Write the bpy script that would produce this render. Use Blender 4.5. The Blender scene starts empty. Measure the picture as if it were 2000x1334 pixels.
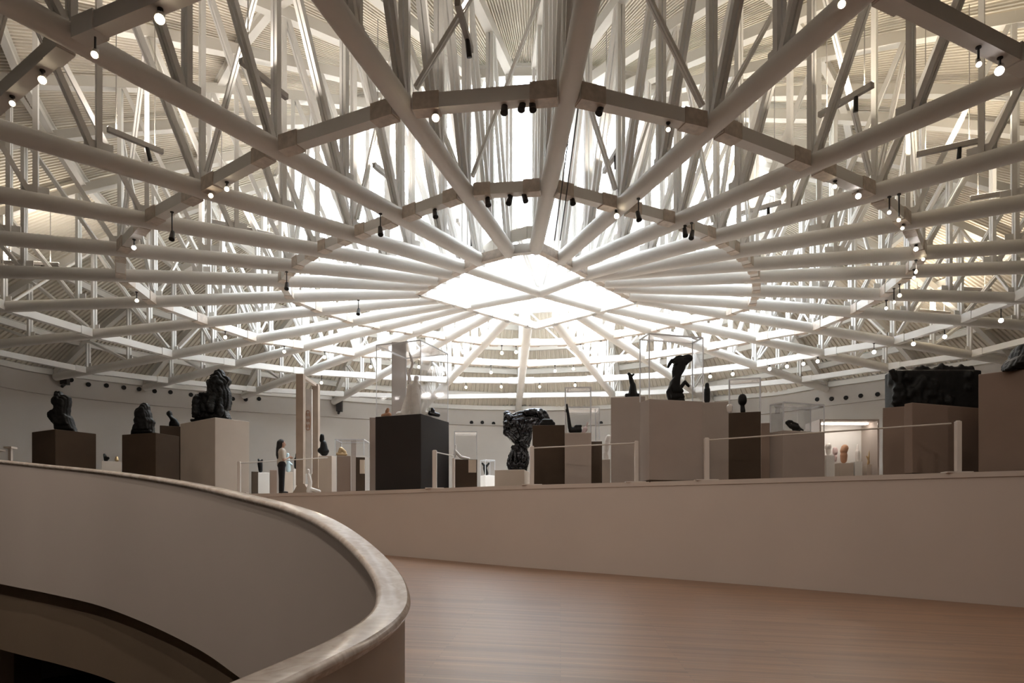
import bpy, bmesh, math, random
from mathutils import Vector, Matrix
random.seed(7)
C = bpy.context.scene.collection
scene = bpy.context.scene
EYE = 1.55                      # camera height over the ramp floor under it
F, HY, CX = 1350.0, 1030.0, 1000.0   # focal length in px, horizon row, middle column

# ------------------------------------------------------------------ camera, world, light, exposure
cam = bpy.data.cameras.new('camera'); camo = bpy.data.objects.new('camera', cam); C.objects.link(camo)
camo.location = (0, 0, EYE); camo.rotation_euler = (math.pi/2, 0, 0)
cam.sensor_width = 36; cam.lens = F/2000*36; cam.shift_y = (HY-667)/2000; cam.clip_end = 300
scene.camera = camo
w = bpy.data.worlds.new('sky'); scene.world = w; w.use_nodes = True
bg = w.node_tree.nodes['Background']; bg.inputs[0].default_value = (.84, .925, 1, 1); bg.inputs[1].default_value = 16.0
sky = bpy.data.lights.new('daylight', 'AREA'); sky.shape = 'ELLIPSE'; sky.size = 20; sky.size_y = 18.4
sky.energy = 10000; sky.color = (.86, .94, 1); sky.spread = math.radians(84)
skyo = bpy.data.objects.new('daylight', sky); C.objects.link(skyo); skyo.location = (.6, 29.7, EYE+15.2)
SPOT_W = 38
NEAR_FILL_W = 390  # power of the unseen fill lamps over the ramp
UP_W = 78
vs = scene.view_settings; vs.view_transform = 'Standard'; vs.look = 'None'; vs.gamma = 1; vs.exposure = -0.13
try: vs.use_curve_mapping = False
except Exception: pass

# ------------------------------------------------------------------ helpers
def W(px, py, D):                # photograph pixel at depth D -> world point
    return Vector(((px-CX)/F*D, D, EYE+(HY-py)/F*D))
def at_z(px, py, z):             # pixel on the horizontal plane z metres over the eye
    return W(px, py, F*z/(HY-py))
def mat(name, col, rough=.6, metal=0, spec=.5, noise=0, nscale=5, emit=None, estr=0, bump=0):
    m = bpy.data.materials.new(name); m.use_nodes = True; nt = m.node_tree; b = nt.nodes['Principled BSDF']
    b.inputs['Base Color'].default_value = (*col, 1); b.inputs['Roughness'].default_value = rough
    b.inputs['Metallic'].default_value = metal; b.inputs['Specular IOR Level'].default_value = spec
    if emit: b.inputs['Emission Color'].default_value = (*emit, 1); b.inputs['Emission Strength'].default_value = estr
    if noise or bump:
        tc = nt.nodes.new('ShaderNodeTexCoord'); n = nt.nodes.new('ShaderNodeTexNoise'); n.inputs['Scale'].default_value = nscale
        n.inputs['Detail'].default_value = 4; nt.links.new(tc.outputs['Object'], n.inputs['Vector'])
        if noise:
            r = nt.nodes.new('ShaderNodeValToRGB')
            r.color_ramp.elements[0].position = .3; r.color_ramp.elements[1].position = .7
            r.color_ramp.elements[0].color = (*[c*(1-noise) for c in col], 1); r.color_ramp.elements[1].color = (*[min(1, c*(1+noise)) for c in col], 1)
            nt.links.new(n.outputs[0], r.inputs[0]); nt.links.new(r.outputs[0], b.inputs['Base Color'])
        if bump:
            bp = nt.nodes.new('ShaderNodeBump'); bp.inputs['Strength'].default_value = bump; bp.inputs['Distance'].default_value = .02
            nt.links.new(n.outputs[0], bp.inputs['Height']); nt.links.new(bp.outputs[0], b.inputs['Normal'])
    return m
M = {}
M['steel'] = mat('white painted steel', (.79, .77, .74), .5, noise=.05, nscale=.6)
M['steel_up'] = mat('white painted roof beam', (.74, .71, .66), .6, noise=.05, nscale=.6)
M['joint'] = mat('bare brownish joint sleeve', (.62, .54, .47), .5, noise=.15, nscale=8)
M['deck'] = mat('cream metal deck', (.78, .72, .62), .6, noise=.06, nscale=.5)
M['paint'] = mat('taupe white wall paint', (.67, .59, .53), .55, noise=.025, nscale=.7)
M['lower'] = mat('lower wall paint with shade mixed in', (.27, .20, .14), .6, noise=.04, nscale=1)  # darker than the wall paint to carry the shade under the parapet
M['farpaint'] = mat('gallery wall paint', (.50, .455, .41), .7, noise=.04, nscale=.4)
M['galfloor'] = mat('gallery floor', (.22, .17, .13), .45, noise=.05, nscale=1)
M['taupe'] = mat('taupe plinth paint', (.42, .36, .32), .7, spec=.2, noise=.03, nscale=2)
M['brown'] = mat('brown plinth paint', (.27, .20, .16), .7, spec=.2, noise=.04, nscale=2)
M['dark'] = mat('dark brown plinth paint', (.072, .050, .034), .7, spec=.2, noise=.08, nscale=2)
M['char'] = mat('charcoal plinth paint', (.034, .029, .027), .7, spec=.2, noise=.05, nscale=2)
M['cream'] = mat('cream plinth paint', (.58, .50, .43), .7, spec=.2, noise=.03, nscale=2)
M['white'] = mat('white plinth paint', (.82, .80, .77), .7, spec=.2, noise=.02, nscale=2)
M['bronze'] = mat('black patinated bronze', (.010, .010, .010), .5, 0, spec=.22, noise=.4, nscale=6, bump=.4)
M['gloss'] = mat('polished black bronze', (.05, .052, .058), .16, .9, noise=.3, nscale=4, bump=.3)
M['goldb'] = mat('gilded bronze', (.5, .36, .2), .35, .6)
M['terra'] = mat('terracotta', (.45, .24, .14), .7)
M['plaster'] = mat('white plaster', (.80, .76, .72), .6, noise=.05, nscale=6)
M['pinkstone'] = mat('pink stone', (.62, .48, .47), .6)
M['wood_frame'] = mat('pale wooden post', (.42, .33, .26), .6, noise=.08, nscale=3)
M['skin'] = mat('skin', (.46, .28, .2), .6)
M['hair'] = mat('black hair', (.012, .01, .009), .5, bump=.5, nscale=60)
M['blouse'] = mat('cream blouse cloth', (.62, .56, .48), .85)
M['trousers'] = mat('black trousers cloth', (.012, .012, .014), .85)
M['paleblue'] = mat('pale blue glazed figure', (.42, .54, .58), .4)
M['post'] = mat('off-white barrier post', (.74, .68, .63), .5)
M['cord'] = mat('off-white barrier cord', (.62, .57, .52), .7)
M['can'] = mat('dark spotlight body', (.03, .026, .024), .5)
M['wcan'] = mat('white spotlight body', (.7, .66, .6), .5)
M['lens'] = mat('lit warm lamp lens', (1, .9, .75), .4, emit=(1, .84, .58), estr=28)
M['lensw'] = mat('uplight lens', (1, .95, .85), .4, emit=(1, .9, .75), estr=6)
M['lensc'] = mat('lit cool lamp lens', (1, 1, 1), .4, emit=(1, .93, .9), estr=28)
M['black'] = mat('black recess', (.008, .007, .006), .8)
M['track'] = mat('grey lighting track', (.36, .33, .30), .5)
M['lamp_strip'] = mat('cabinet lamp strip', (1, 1, 1), .5, emit=(1, .93, .84), estr=16)
M['card'] = mat('cream caption card', (.62, .52, .42), .7)
# clear glass and acrylic: see-through with a thin reflection, the same from everywhere
def clear(name, tint, gl):
    m = bpy.data.materials.new(name); m.use_nodes = True; nt = m.node_tree; nt.nodes.clear()
    o = nt.nodes.new('ShaderNodeOutputMaterial'); t = nt.nodes.new('ShaderNodeBsdfTransparent'); g = nt.nodes.new('ShaderNodeBsdfGlossy')
    x = nt.nodes.new('ShaderNodeMixShader'); fr = nt.nodes.new('ShaderNodeFresnel'); fr.inputs[0].default_value = 1.45
    mu = nt.nodes.new('ShaderNodeMath'); mu.operation = 'MULTIPLY_ADD'; mu.inputs[1].default_value = .35; mu.inputs[2].default_value = gl
    t.inputs[0].default_value = (*tint, 1); g.inputs['Roughness'].default_value = .05; g.inputs[0].default_value = (.9, .9, .92, 1)
    nt.links.new(fr.outputs[0], mu.inputs[0]); nt.links.new(mu.outputs[0], x.inputs[0])
    nt.links.new(t.outputs[0], x.inputs[1]); nt.links.new(g.outputs[0], x.inputs[2]); nt.links.new(x.outputs[0], o.inputs[0])
    return m
M['glass'] = clear('display glass', (.96, .96, .96), .01)
M['pane'] = clear('skylight glass', (.97, .98, .99), .0)
M['edge'] = mat('acrylic case edge', (.72, .73, .75), .2, noise=0)
def marble():
    m = mat('polished cream marble', (.55, .46, .38), .16); nt = m.node_tree; b = nt.nodes['Principled BSDF']
    tc = nt.nodes.new('ShaderNodeTexCoord'); n = nt.nodes.new('ShaderNodeTexNoise'); n.inputs['Scale'].default_value = 9; n.inputs['Detail'].default_value = 8; n.inputs['Distortion'].default_value = 1.6
    r = nt.nodes.new('ShaderNodeValToRGB'); r.color_ramp.elements[0].position = .38; r.color_ramp.elements[0].color = (.62, .52, .44, 1)
    r.color_ramp.elements[1].position = .62; r.color_ramp.elements[1].color = (.82, .74, .67, 1)
    nt.links.new(tc.outputs['Object'], n.inputs['Vector']); nt.links.new(n.outputs[0], r.inputs[0]); nt.links.new(r.outputs[0], b.inputs['Base Color'])
    return m
M['marble'] = marble()
def woodfloor():
    m = mat('oak strip floor', (.30, .17, .10), .3); nt = m.node_tree; b = nt.nodes['Principled BSDF']; L = nt.links.new
    tc = nt.nodes.new('ShaderNodeTexCoord'); mp = nt.nodes.new('ShaderNodeMapping'); mp.inputs['Rotation'].default_value = (0, 0, math.radians(4))
    br = nt.nodes.new('ShaderNodeTexBrick'); br.inputs['Scale'].default_value = 1; br.inputs['Brick Width'].default_value = 2.4; br.inputs['Row Height'].default_value = .075
    br.inputs['Mortar Size'].default_value = .002; br.inputs['Color1'].default_value = (.33, .178, .095, 1); br.inputs['Color2'].default_value = (.22, .115, .060, 1); br.inputs['Mortar'].default_value = (.13, .07, .045, 1)
    mp2 = nt.nodes.new('ShaderNodeMapping'); mp2.inputs['Scale'].default_value = (.8, 22, 1); n = nt.nodes.new('ShaderNodeTexNoise'); n.inputs['Scale'].default_value = 1.6; n.inputs['Detail'].default_value = 5
    mx = nt.nodes.new('ShaderNodeMixRGB'); mx.blend_type = 'OVERLAY'; mx.inputs[0].default_value = .55
    L(tc.outputs['Object'], mp.inputs[0]); L(mp.outputs[0], br.inputs[0]); L(mp.outputs[0], mp2.inputs[0]); L(mp2.outputs[0], n.inputs[0])
    L(br.outputs[0], mx.inputs[1]); L(n.outputs[0], mx.inputs[2]); L(mx.outputs[0], b.inputs['Base Color'])
    b.inputs['Coat Weight'].default_value = .6; b.inputs['Coat Roughness'].default_value = .38
    mr = nt.nodes.new('ShaderNodeMapRange'); mr.inputs[3].default_value = .40; mr.inputs[4].default_value = .56; L(n.outputs[0], mr.inputs[0]); L(mr.outputs[0], b.inputs['Roughness'])
    bp = nt.nodes.new('ShaderNodeBump'); bp.inputs['Strength'].default_value = .25; bp.inputs['Distance'].default_value = .004; L(n.outputs[0], bp.inputs['Height']); L(bp.outputs[0], b.inputs['Normal'])
    return m
M['wood'] = woodfloor()

class MB:                         # collects shapes, links them as one mesh object
    def __init__(s): s.v = []; s.f = []; s.smooth = False
    def add(s, vs_, fs):
        o = len(s.v); s.v += [tuple(v) for v in vs_]; s.f += [tuple(o+i for i in f) for f in fs]; return s
    def beam(s, a, b, wd, ht, side=None):
        a, b = Vector(a), Vector(b); d = (b-a).normalized()
        if side is None: side = d.cross(Vector((0, 0, 1)))
        if side.length < 1e-4: side = Vector((1, 0, 0))
        side = (side - d*side.dot(d)).normalized(); up = side.cross(d).normalized()
        v = []
        for p in (a, b):
            for i, j in ((-1, -1), (1, -1), (1, 1), (-1, 1)): v.append(p+side*i*wd/2+up*j*ht/2)
        return s.add(v, [(0, 3, 2, 1), (4, 5, 6, 7), (0, 1, 5, 4), (1, 2, 6, 5), (2, 3, 7, 6), (3, 0, 4, 7)])
    def box(s, x0, x1, y0, y1, z0, z1):
        v = [(x, y, z) for z in (z0, z1) for x, y in ((x0, y0), (x1, y0), (x1, y1), (x0, y1))]
        return s.add(v, [(0, 3, 2, 1), (4, 5, 6, 7), (0, 1, 5, 4), (1, 2, 6, 5), (2, 3, 7, 6), (3, 0, 4, 7)])
    def tube(s, a, b, r0, r1=None, n=14, caps=True):
        a, b = Vector(a), Vector(b); r1 = r0 if r1 is None else r1; d = (b-a).normalized()
        x = d.orthogonal().normalized(); y = d.cross(x); v = []
        for p, r in ((a, r0), (b, r1)):
            for i in range(n):
                t = 2*math.pi*i/n; v.append(p+x*math.cos(t)*r+y*math.sin(t)*r)
        fs = [(i, (i+1) % n, n+(i+1) % n, n+i) for i in range(n)]
        if caps: fs += [tuple(range(n-1, -1, -1)), tuple(range(n, 2*n))]
        s.smooth = True
        return s.add(v, fs)
    def path(s, pts, r, n=8):
        for a, b in zip(pts, pts[1:]): s.tube(a, b, r, n=n)
        return s
    def ball(s, c, r, n=10, sz=1):
        c = Vector(c); v = [c+Vector((0, 0, r*sz))]; m = n//2
        for j in range(1, m):
            for i in range(n):
                t, p = 2*math.pi*i/n, math.pi*j/m; v.append(c+Vector((r*math.sin(p)*math.cos(t), r*math.sin(p)*math.sin(t), r*sz*math.cos(p))))
        v.append(c-Vector((0, 0, r*sz))); fs = [(0, 1+i, 1+(i+1) % n) for i in range(n)]
        for j in range(m-2):
            for i in range(n): fs.append((1+j*n+i, 1+(j+1)*n+i, 1+(j+1)*n+(i+1) % n, 1+j*n+(i+1) % n))
        L = len(v)-1; fs += [(L, 1+(m-2)*n+(i+1) % n, 1+(m-2)*n+i) for i in range(n)]; s.smooth = True
        return s.add(v, fs)
    def prism(s, poly, z0, z1):
        n = len(poly); z0f = z0 if callable(z0) else (lambda x, y: z0); z1f = z1 if callable(z1) else (lambda x, y: z1)
        v = [(x, y, z0f(x, y)) for x, y in poly]+[(x, y, z1f(x, y)) for x, y in poly]
        return s.add(v, [tuple(range(n-1, -1, -1)), tuple(range(n, 2*n))]+[(i, (i+1) % n, n+(i+1) % n, n+i) for i in range(n)])
    def build(s, name, m, parent=None, base=None):
        me = bpy.data.meshes.new(name); o = bpy.data.objects.new(name, me); C.objects.link(o)
        org = Vector(base) if base is not None else (parent['_w'] if parent is not None and '_w' in parent else Vector((0, 0, 0)))
        org = Vector(org)
        vv = [tuple(Vector(v)-org) for v in s.v]
        me.from_pydata(vv, [], s.f); me.materials.append(m)
        b = bmesh.new(); b.from_mesh(me); bmesh.ops.recalc_face_normals(b, faces=b.faces)
        b.to_mesh(me); b.free()
        if s.smooth:
            for p in me.polygons: p.use_smooth = True
            me.set_sharp_from_angle(angle=math.radians(40))
        if parent is not None: o.parent = parent; o['_w'] = tuple(org)
        else: o.location = org; o['_w'] = tuple(org)
        return o
def tag(o, label=None, cat=None, group=None, kind=None):
    if label: o['label'] = label
    if cat: o['category'] = cat
    if group: o['group'] = group
    if kind: o['kind'] = kind
    return o
def empty(name, loc, label=None, cat=None, group=None, kind=None):
    o = bpy.data.objects.new(name, None); C.objects.link(o); o.location = loc; o['_w'] = tuple(loc); o.empty_display_size = .1
    return tag(o, label, cat, group, kind)
def struct(mb, name, m, base=None): return tag(mb.build(name, m, None, base), kind='structure')

# ------------------------------------------------------------------ big outlines (plan, metres; x right, y away from the camera)
ZG = EYE+1.0                       # gallery floor level
def ramp_z(x, y): return EYE-1.55-.035*x+.036*y
EDGE = [(22, 3.5), (14, 9.6), (9.1, 12.3), (5.26, 14.3), (2.6, 15.55), (0, 16.75), (-2.74, 18.4), (-5.96, 20.1), (-7.9, 20.8), (-9.3, 18), (-9.9, 14), (-14, 11.5), (-26, 10)]
ROOM = [(-25.7, 34.7), (-24.4, 37), (-20.8, 40), (-16.8, 42), (-11.1, 44.4), (-4.9, 47.2), (0, 48), (6.5, 47.6), (15.3, 43.4), (18, 40.5), (20.5, 38), (24.5, 33), (27.5, 26), (28, 12), (22, -3), (10, -8), (-10, -8), (-22, -3), (-28, 10), (-28, 26)]
def catmull(pts, n=6, closed=True):
    out = []; N_ = len(pts); rng = range(N_ if closed else N_-1)
    for i in rng:
        p = [Vector(pts[(i+k) % N_]) if closed else Vector(pts[min(max(i+k, 0), N_-1)]) for k in (-1, 0, 1, 2)]
        for j in range(n):
            t = j/n; out.append(.5*((2*p[1])+(p[2]-p[0])*t+(2*p[0]-5*p[1]+4*p[2]-p[3])*t*t+(3*p[1]-p[0]-3*p[2]+p[3])*t**3))
    if not closed: out.append(Vector(pts[-1]))
    return out
ROOMS = [tuple(p) for p in catmull(ROOM, 4)]
CC = Vector((.6, 23.6))            # where the trusses aim
RC = Vector((.5, 26.5))            # highest point of the roof
def hit(c, ang, poly):             # distance from c along ang to the polygon
    d = Vector((math.cos(ang), math.sin(ang))); best = None
    for i in range(len(poly)):
        a, b = Vector(poly[i]), Vector(poly[(i+1) % len(poly)]); e = b-a; den = d.x*e.y-d.y*e.x
        if abs(den) < 1e-9: continue
        q = a-c; t = (q.x*e.y-q.y*e.x)/den; u = (q.x*d.y-q.y*d.x)/den
        if t > 0 and -1e-9 <= u <= 1+1e-9 and (best is None or t < best): best = t
    return best or 1.0
def roof_z(x, y):
    v = Vector((x, y))-RC; r = v.length
    if r < .01: return EYE+13.8
    R = hit(RC, math.atan2(v.y, v.x), ROOMS)
    return EYE+13.8-5.3*min(1.05, r/R)**2.4

# ------------------------------------------------------------------ floors and walls
PP = [(0, 898), (100, 908), (200, 918), (300, 931), (400, 948), (470, 964), (530, 978), (580, 992), (630, 1012), (680, 1043), (728, 1085), (760, 1128), (767, 1170), (745, 1205), (690, 1242), (610, 1281), (510, 1325), (400, 1375), (270, 1436)]
DD = [9.0, 8.64, 8.2, 7.5, 6.75, 6.15, 5.65, 5.25, 4.75, 4.25, 3.78, 3.35, 3.0, 2.7, 2.38, 2.1, 1.82, 1.56, 1.34]
pp = [W(x, y, d) for (x, y), d in zip(PP, DD)]
pp = [pp[0]+(pp[0]-pp[2])*1.6]+pp+[pp[-1]+Vector((-.35, -.5, -.01)), pp[-1]+Vector((-1.0, -2.6, -.03))]
pc = catmull(pp, 8, False)
ramp_in = []
for i_ in range(0, len(pc), 3):
    a_, b_ = pc[max(i_-1, 0)], pc[min(i_+1, len(pc)-1)]; s_ = Vector((b_.y-a_.y, a_.x-b_.x)).normalized(); o_ = .62 if i_ < len(pc)*.62 else .0
    ramp_in.append((pc[i_].x-s_.x*o_, pc[i_].y-s_.y*o_))
ramp_poly = [(24, -7), (22, 3.5)]+EDGE[1:11]+ramp_in+[(pc[-1].x+.1, -7)]
g = MB(); n = len(ramp_poly)
g.prism(ramp_poly, lambda x, y: ramp_z(x, y)-.35, ramp_z)
struct(g, 'floor', M['wood'])
gal = [(p.x+.03, p.y+.05) for p in catmull(EDGE[:9], 8, False)]+EDGE[9:]+[(-28, 10), (-28, 26)]+[p for p in ROOM[:13]]+[(28, 12)]
g = MB(); g.prism(gal, ZG-.3, ZG); struct(g, 'floor', M['galfloor'])
# wall under the gallery edge, with a slim lip
edge_s = catmull(EDGE[:9], 8, False)+[Vector(p) for p in EDGE[9:]]
def ribbon(pts, z0, z1, th, side=1):
    mb = MB(); L = len(pts); nn = []
    for i in range(L):
        a = Vector(pts[max(i-1, 0)]).to_2d(); b = Vector(pts[min(i+1, L-1)]).to_2d(); d = (b-a).normalized(); nn.append(Vector((-d.y, d.x))*side)
    v = []
    for p, q in zip(pts, nn):
        p = Vector(p).to_2d(); a = z0(p.x, p.y) if callable(z0) else z0; b = z1(p.x, p.y) if callable(z1) else z1
        o = p+q*th; v += [(p.x, p.y, a), (p.x, p.y, b), (o.x, o.y, b), (o.x, o.y, a)]
    fs = [(0, 1, 2, 3), (4*L-4, 4*L-1, 4*L-2, 4*L-3)]
    for i in range(L-1):
        for j in range(4): fs.append((4*i+j, 4*i+(j+1) % 4, 4*i+4+(j+1) % 4, 4*i+4+j))
    mb.add(v, fs); mb.smooth = True
    return mb
wr = ribbon([(p.x, p.y) for p in edge_s], lambda x, y: ramp_z(x, y)-.05, ZG-.085, .25, -1)
struct(wr, 'wall_right', M['paint'])
lip = ribbon([(p.x+.0, p.y-.025) for p in edge_s], ZG-.085, ZG+.012, .3, -1)
struct(lip, 'trim_1', M['paint'])
# outer wall of the hall, one piece with an upper band
names = ['wall_left', 'wall_far', 'wall_near']
cuts = [(-3, 1), (1, 11), (11, 17)]
def wall_pts(i0, i1):
    out = []
    for i in range(i0*4, i1*4+1): out.append(ROOMS[i % len(ROOMS)])
    return out
for nm, i0, i1 in (('wall_left', -3, 2), ('wall_far', 2, 9), ('wall_east', 9, 14), ('wall_near', 14, 17)):
    r = ribbon(wall_pts(i0, i1), EYE-8, lambda x, y: min(roof_z(x, y)+.5, EYE+11), .4, 1 if True else -1)
    struct(r, nm, M['farpaint'])
ledge = ribbon([tuple(Vector(p)+(Vector((0, 25))-Vector(p)).normalized()*.12) for p in wall_pts(-2, 12)], EYE+7.05, EYE+7.13, .13, 1)
struct(ledge, 'trim_2', M['farpaint'])
topb = ribbon([tuple(Vector(p)+(Vector((0, 25))-Vector(p)).normalized()*.2) for p in wall_pts(-2, 12)], EYE+8.12, EYE+8.4, .22, 1)
struct(topb, 'trim_3', M['steel_up'])
g = MB(); g.prism([(-32, -12), (32, -12), (32, 52), (-32, 52)], EYE-8.2, EYE-8); struct(g, 'floor', M['dark'])

# ------------------------------------------------------------------ foreground parapet with its marble cap
def sweep(curve, prof, name, m, kind=True, parent=None, flat_up=True):
    mb = MB(); k = len(prof); L = len(curve); v = []
    for i in range(L):
        a, b = curve[max(i-1, 0)], curve[min(i+1, L-1)]; d = (b-a); s = Vector((d.y, -d.x, 0)).normalized()
        for u, z in prof: v.append(curve[i]+s*u+Vector((0, 0, z)))
    fs = [tuple(range(k)), tuple(range(k*L-1, k*L-k-1, -1))]
    for i in range(L-1):
        for j in range(k): fs.append((k*i+j, k*i+(j+1) % k, k*(i+1)+(j+1) % k, k*(i+1)+j))
    mb.add(v, fs); mb.smooth = True
    return mb
body = sweep(pc, [(-.052, -.052), (.052, -.052), (.052, -1.6), (-.052, -1.6)], 'wall_left', None)
struct(body, 'wall_parapet', M['paint'])
capp = [(-.062, 0), (.050, 0), (.064, -.004), (.073, -.014), (.076, -.024), (.072, -.034), (.060, -.040), (.058, -.052), (-.058, -.052), (-.060, -.040), (-.072, -.034), (-.076, -.024), (-.072, -.012)]
cap = sweep(pc, capp, 'cap', None)
tag(cap.build('marble_coping', M['marble']), 'polished cream marble coping curving along the top of the foreground parapet', 'coping')
# lower band of the stairwell under the parapet, shade put into its dark colour
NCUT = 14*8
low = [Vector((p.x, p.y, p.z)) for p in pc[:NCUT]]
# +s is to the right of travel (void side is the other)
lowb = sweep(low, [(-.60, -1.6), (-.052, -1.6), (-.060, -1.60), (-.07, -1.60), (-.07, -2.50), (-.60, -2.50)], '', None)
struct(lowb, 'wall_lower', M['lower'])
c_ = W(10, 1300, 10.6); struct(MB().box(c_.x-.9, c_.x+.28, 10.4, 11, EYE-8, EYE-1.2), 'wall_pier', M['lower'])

# ------------------------------------------------------------------ roof trusses
R2 = [(1070, 365), (1209, 402), (1319, 430), (1398, 462), (1442, 488), (1470, 510), (1480, 537), (1481, 565), (1470, 592), (1423, 609), (1324, 628), (1270, 643), (1196, 655), (1117, 668), (1027, 670), (948, 668), (875, 659), (810, 647), (745, 637), (689, 625), (628, 604), (567, 578), (547, 546), (572, 517), (621, 485), (693, 456), (785, 422), (915, 375)]
R3 = [(1110, 180), (1390, 245), (1585, 320), (1708, 376), (1773, 434), (1801, 494), (1776, 530), (1722, 575), (1662, 609), (1587, 641), (1470, 661), (1376, 680), (1254, 697), (1145, 705), (1022, 711), (912, 706), (808, 697), (698, 690), (599, 676), (503, 662), (407, 629), (302, 589), (236, 538), (235, 487), (287, 430), (395, 370), (539, 290), (790, 208)]
HC = 8.0
ZB = EYE+HC                      # height of the bottom chords
RING1 = [at_z(x, y, HC).to_2d() for x, y in ((815, 570), (857, 545), (903, 523), (941, 506), (1004, 489), (1053, 484), (1246, 585), (1046, 637))]
def off4(th):
    c = math.cos(th); q = max(0, min(1, (-math.sin(th)-.2)/.35)); return (3.9+(1.9 if c < 0 else 1.0)*abs(c))*(1-q)+(3.7+.95*c*c)*q
def off5(th): c = math.cos(th); return off4(th)+4.2+(3.0 if c < 0 else 1.2)*abs(c)
SP = []                          # per truss: direction, list of (distance, plan point)
for k in range(28):
    a = at_z(*R2[k], HC).to_2d(); b = at_z(*R3[k], HC).to_2d()
    a_far = (a+b)/2; d = ((b-a).normalized()+(b-CC).normalized()*.5).normalized()
    th = math.atan2(d.y, d.x)
    # back towards the centre frame
    t1 = hit(b, th+math.pi, [tuple(p) for p in RING1])
    p1 = b-d*t1; tw = hit(b, th, ROOMS)
    p2 = b-d*(b-a).length; p4 = b+d*off4(th); p5 = b+d*min(off5(th), tw-2.5); pw = b+d*(tw-.3)
    SP.append(dict(th=th, d=d, p=[p1, p2, b, p4, p5, pw]))
def top_z(p): return roof_z(p.x, p.y)-.42
def pair(mb, a, b, side, w=.085, dp=.11, gap=.035):
    for s in (-1, 1): mb.beam(a+side*s*(w+gap)/2, b+side*s*(w+gap)/2, w, dp, side)
def nth(k): return ['', 'first', 'second', 'third', 'fourth', 'fifth', 'sixth', 'seventh', 'eighth', 'ninth', 'tenth', 'eleventh', 'twelfth', 'thirteenth'][k]
for k, s in enumerate(SP):
    P = s['p']; d3 = Vector((s['d'].x, s['d'].y, 0)); side = Vector((-d3.y, d3.x, 0))
    if k == 0: lab = 'white roof truss running from the central square frame straight toward the camera'
    elif k == 14: lab = 'white roof truss running from the central square frame straight away to the far wall'
    elif k < 14: lab = nth(k)+' white roof truss to the right of the one pointing at the camera'
    else: lab = nth(28-k)+' white roof truss to the left of the one pointing at the camera'
    base = Vector((P[0].x, P[0].y, ZB)); t = empty('roof_truss', base, lab, 'roof truss', 'radial roof trusses')
    rb = .2
    MB().tube(Vector((*P[0], ZB)), Vector((*P[5], ZB)), rb, n=20).build('bottom_chord', M['steel'], t)
    nodes = []
    for i in range(5):
        nodes.append(P[i]);
        if i < 4 or (P[5]-P[4]).length > 4: nodes.append((P[i]+P[i+1])/2)
    nodes.append(P[5])
    tp = [Vector((q.x, q.y, top_z(q))) for q in nodes]
    tc = MB()
    for a, b in zip(tp, tp[1:]): tc.beam(a, b, .24, .3)
    tc.build('top_chord', M['steel_up'], t)
    for i, q in enumerate(nodes[:-1]):
        lo = Vector((q.x, q.y, ZB+rb*.6)); hi = tp[i]
        m = MB(); pair(m, lo, hi, side)
        m.beam(lo+Vector((0, 0, .0))-d3*.28, lo+d3*.28+Vector((0, 0, .0)), .03, .5, side)      # gusset plate
        m.build('post', M['steel'], t)
        m = MB(); pair(m, Vector((q.x, q.y, ZB+rb*.8))+d3*.12, tp[i+1]-d3*.05, side); m.build('diagonal', M['steel'], t)
# ring beams joining the trusses
for ri, nm, rad in ((1, 'innermost ring of tubes, just outside the central square frame, joining the roof trusses', .13), (2, 'second ring of tubes out from the central frame, lamps hanging under its near side', .14), (3, 'third ring of tubes out from the central frame, crossing the picture\'s top corners', .14), (4, 'outermost ring of tubes, close above the hall walls', .13)):
    c = Vector((CC.x, CC.y, ZB)); t = empty('ring_beam', c, nm, 'ring beam', 'ring beams under the roof')
    for k in range(28):
        a = SP[k]['p'][ri]; b = SP[(k+1) % 28]['p'][ri]; A = Vector((*a, ZB)); B = Vector((*b, ZB)); d = (B-A).normalized(); L = (B-A).length
        o = MB().beam(A+d*.18, B-d*.18, rad*1.75, rad*2.0).build('chord_segment', M['steel'], t)
        jl = min(.5, L*.2)
        MB().beam(A+d*.2, A+d*(.2+jl), rad*2.1, rad*2.35).beam(B-d*.2, B-d*(.2+jl), rad*2.1, rad*2.35).build('joint_sleeve', M['joint' if ri < 3 else 'steel'], o)
        if ri <= 3:
            # braces rise from the odd trusses to the tops of the even ones
            lo, hi = (A, b) if k % 2 else (B, a)
            H_ = Vector((hi.x, hi.y, top_z(hi)-.1)); dd = (H_-lo).normalized(); m = MB(); sd = dd.cross(Vector((0, 0, 1))).normalized()
            pair(m, lo+dd*.4, H_, sd, .05, .07, .02); m.build('brace', M['steel'], t)
# centre frame
t = empty('central_frame', (CC.x, CC.y, ZB), 'white four-sided tube frame with crossed tubes under the middle of the skylight', 'roof frame')
r1 = [Vector((*p, ZB)) for p in RING1]
for i in range(8): MB().beam(r1[i], r1[(i+1) % 8], .2, .26).build('frame_side', M['joint' if i in (0, 1, 2, 3, 5) else 'steel'], t)
hub = at_z(1055, 572, HC); mids = [at_z(x, y, HC) for x, y in ((912, 524), (1150, 536), (897, 602), (1178, 606))]
fb = [at_z(x, y, HC+.35) for x, y in ((905, 519), (935, 499), (965, 478), (1000, 462), (1030, 454), (1058, 452))]
ff = MB()
for a, b in zip(fb, fb[1:]): ff.beam(a, b, .06, .34)
ff.build('fascia', M['wcan'], t)
for m_ in mids: MB().tube(m_, hub, .15, n=16).build('cross_tube', M['steel'], t)
MB().tube(hub-Vector((0, 0, .12)), Vector((hub.x, hub.y, roof_z(hub.x, hub.y)-.3)), .14, n=16).build('hub_post', M['steel'], t)
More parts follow.
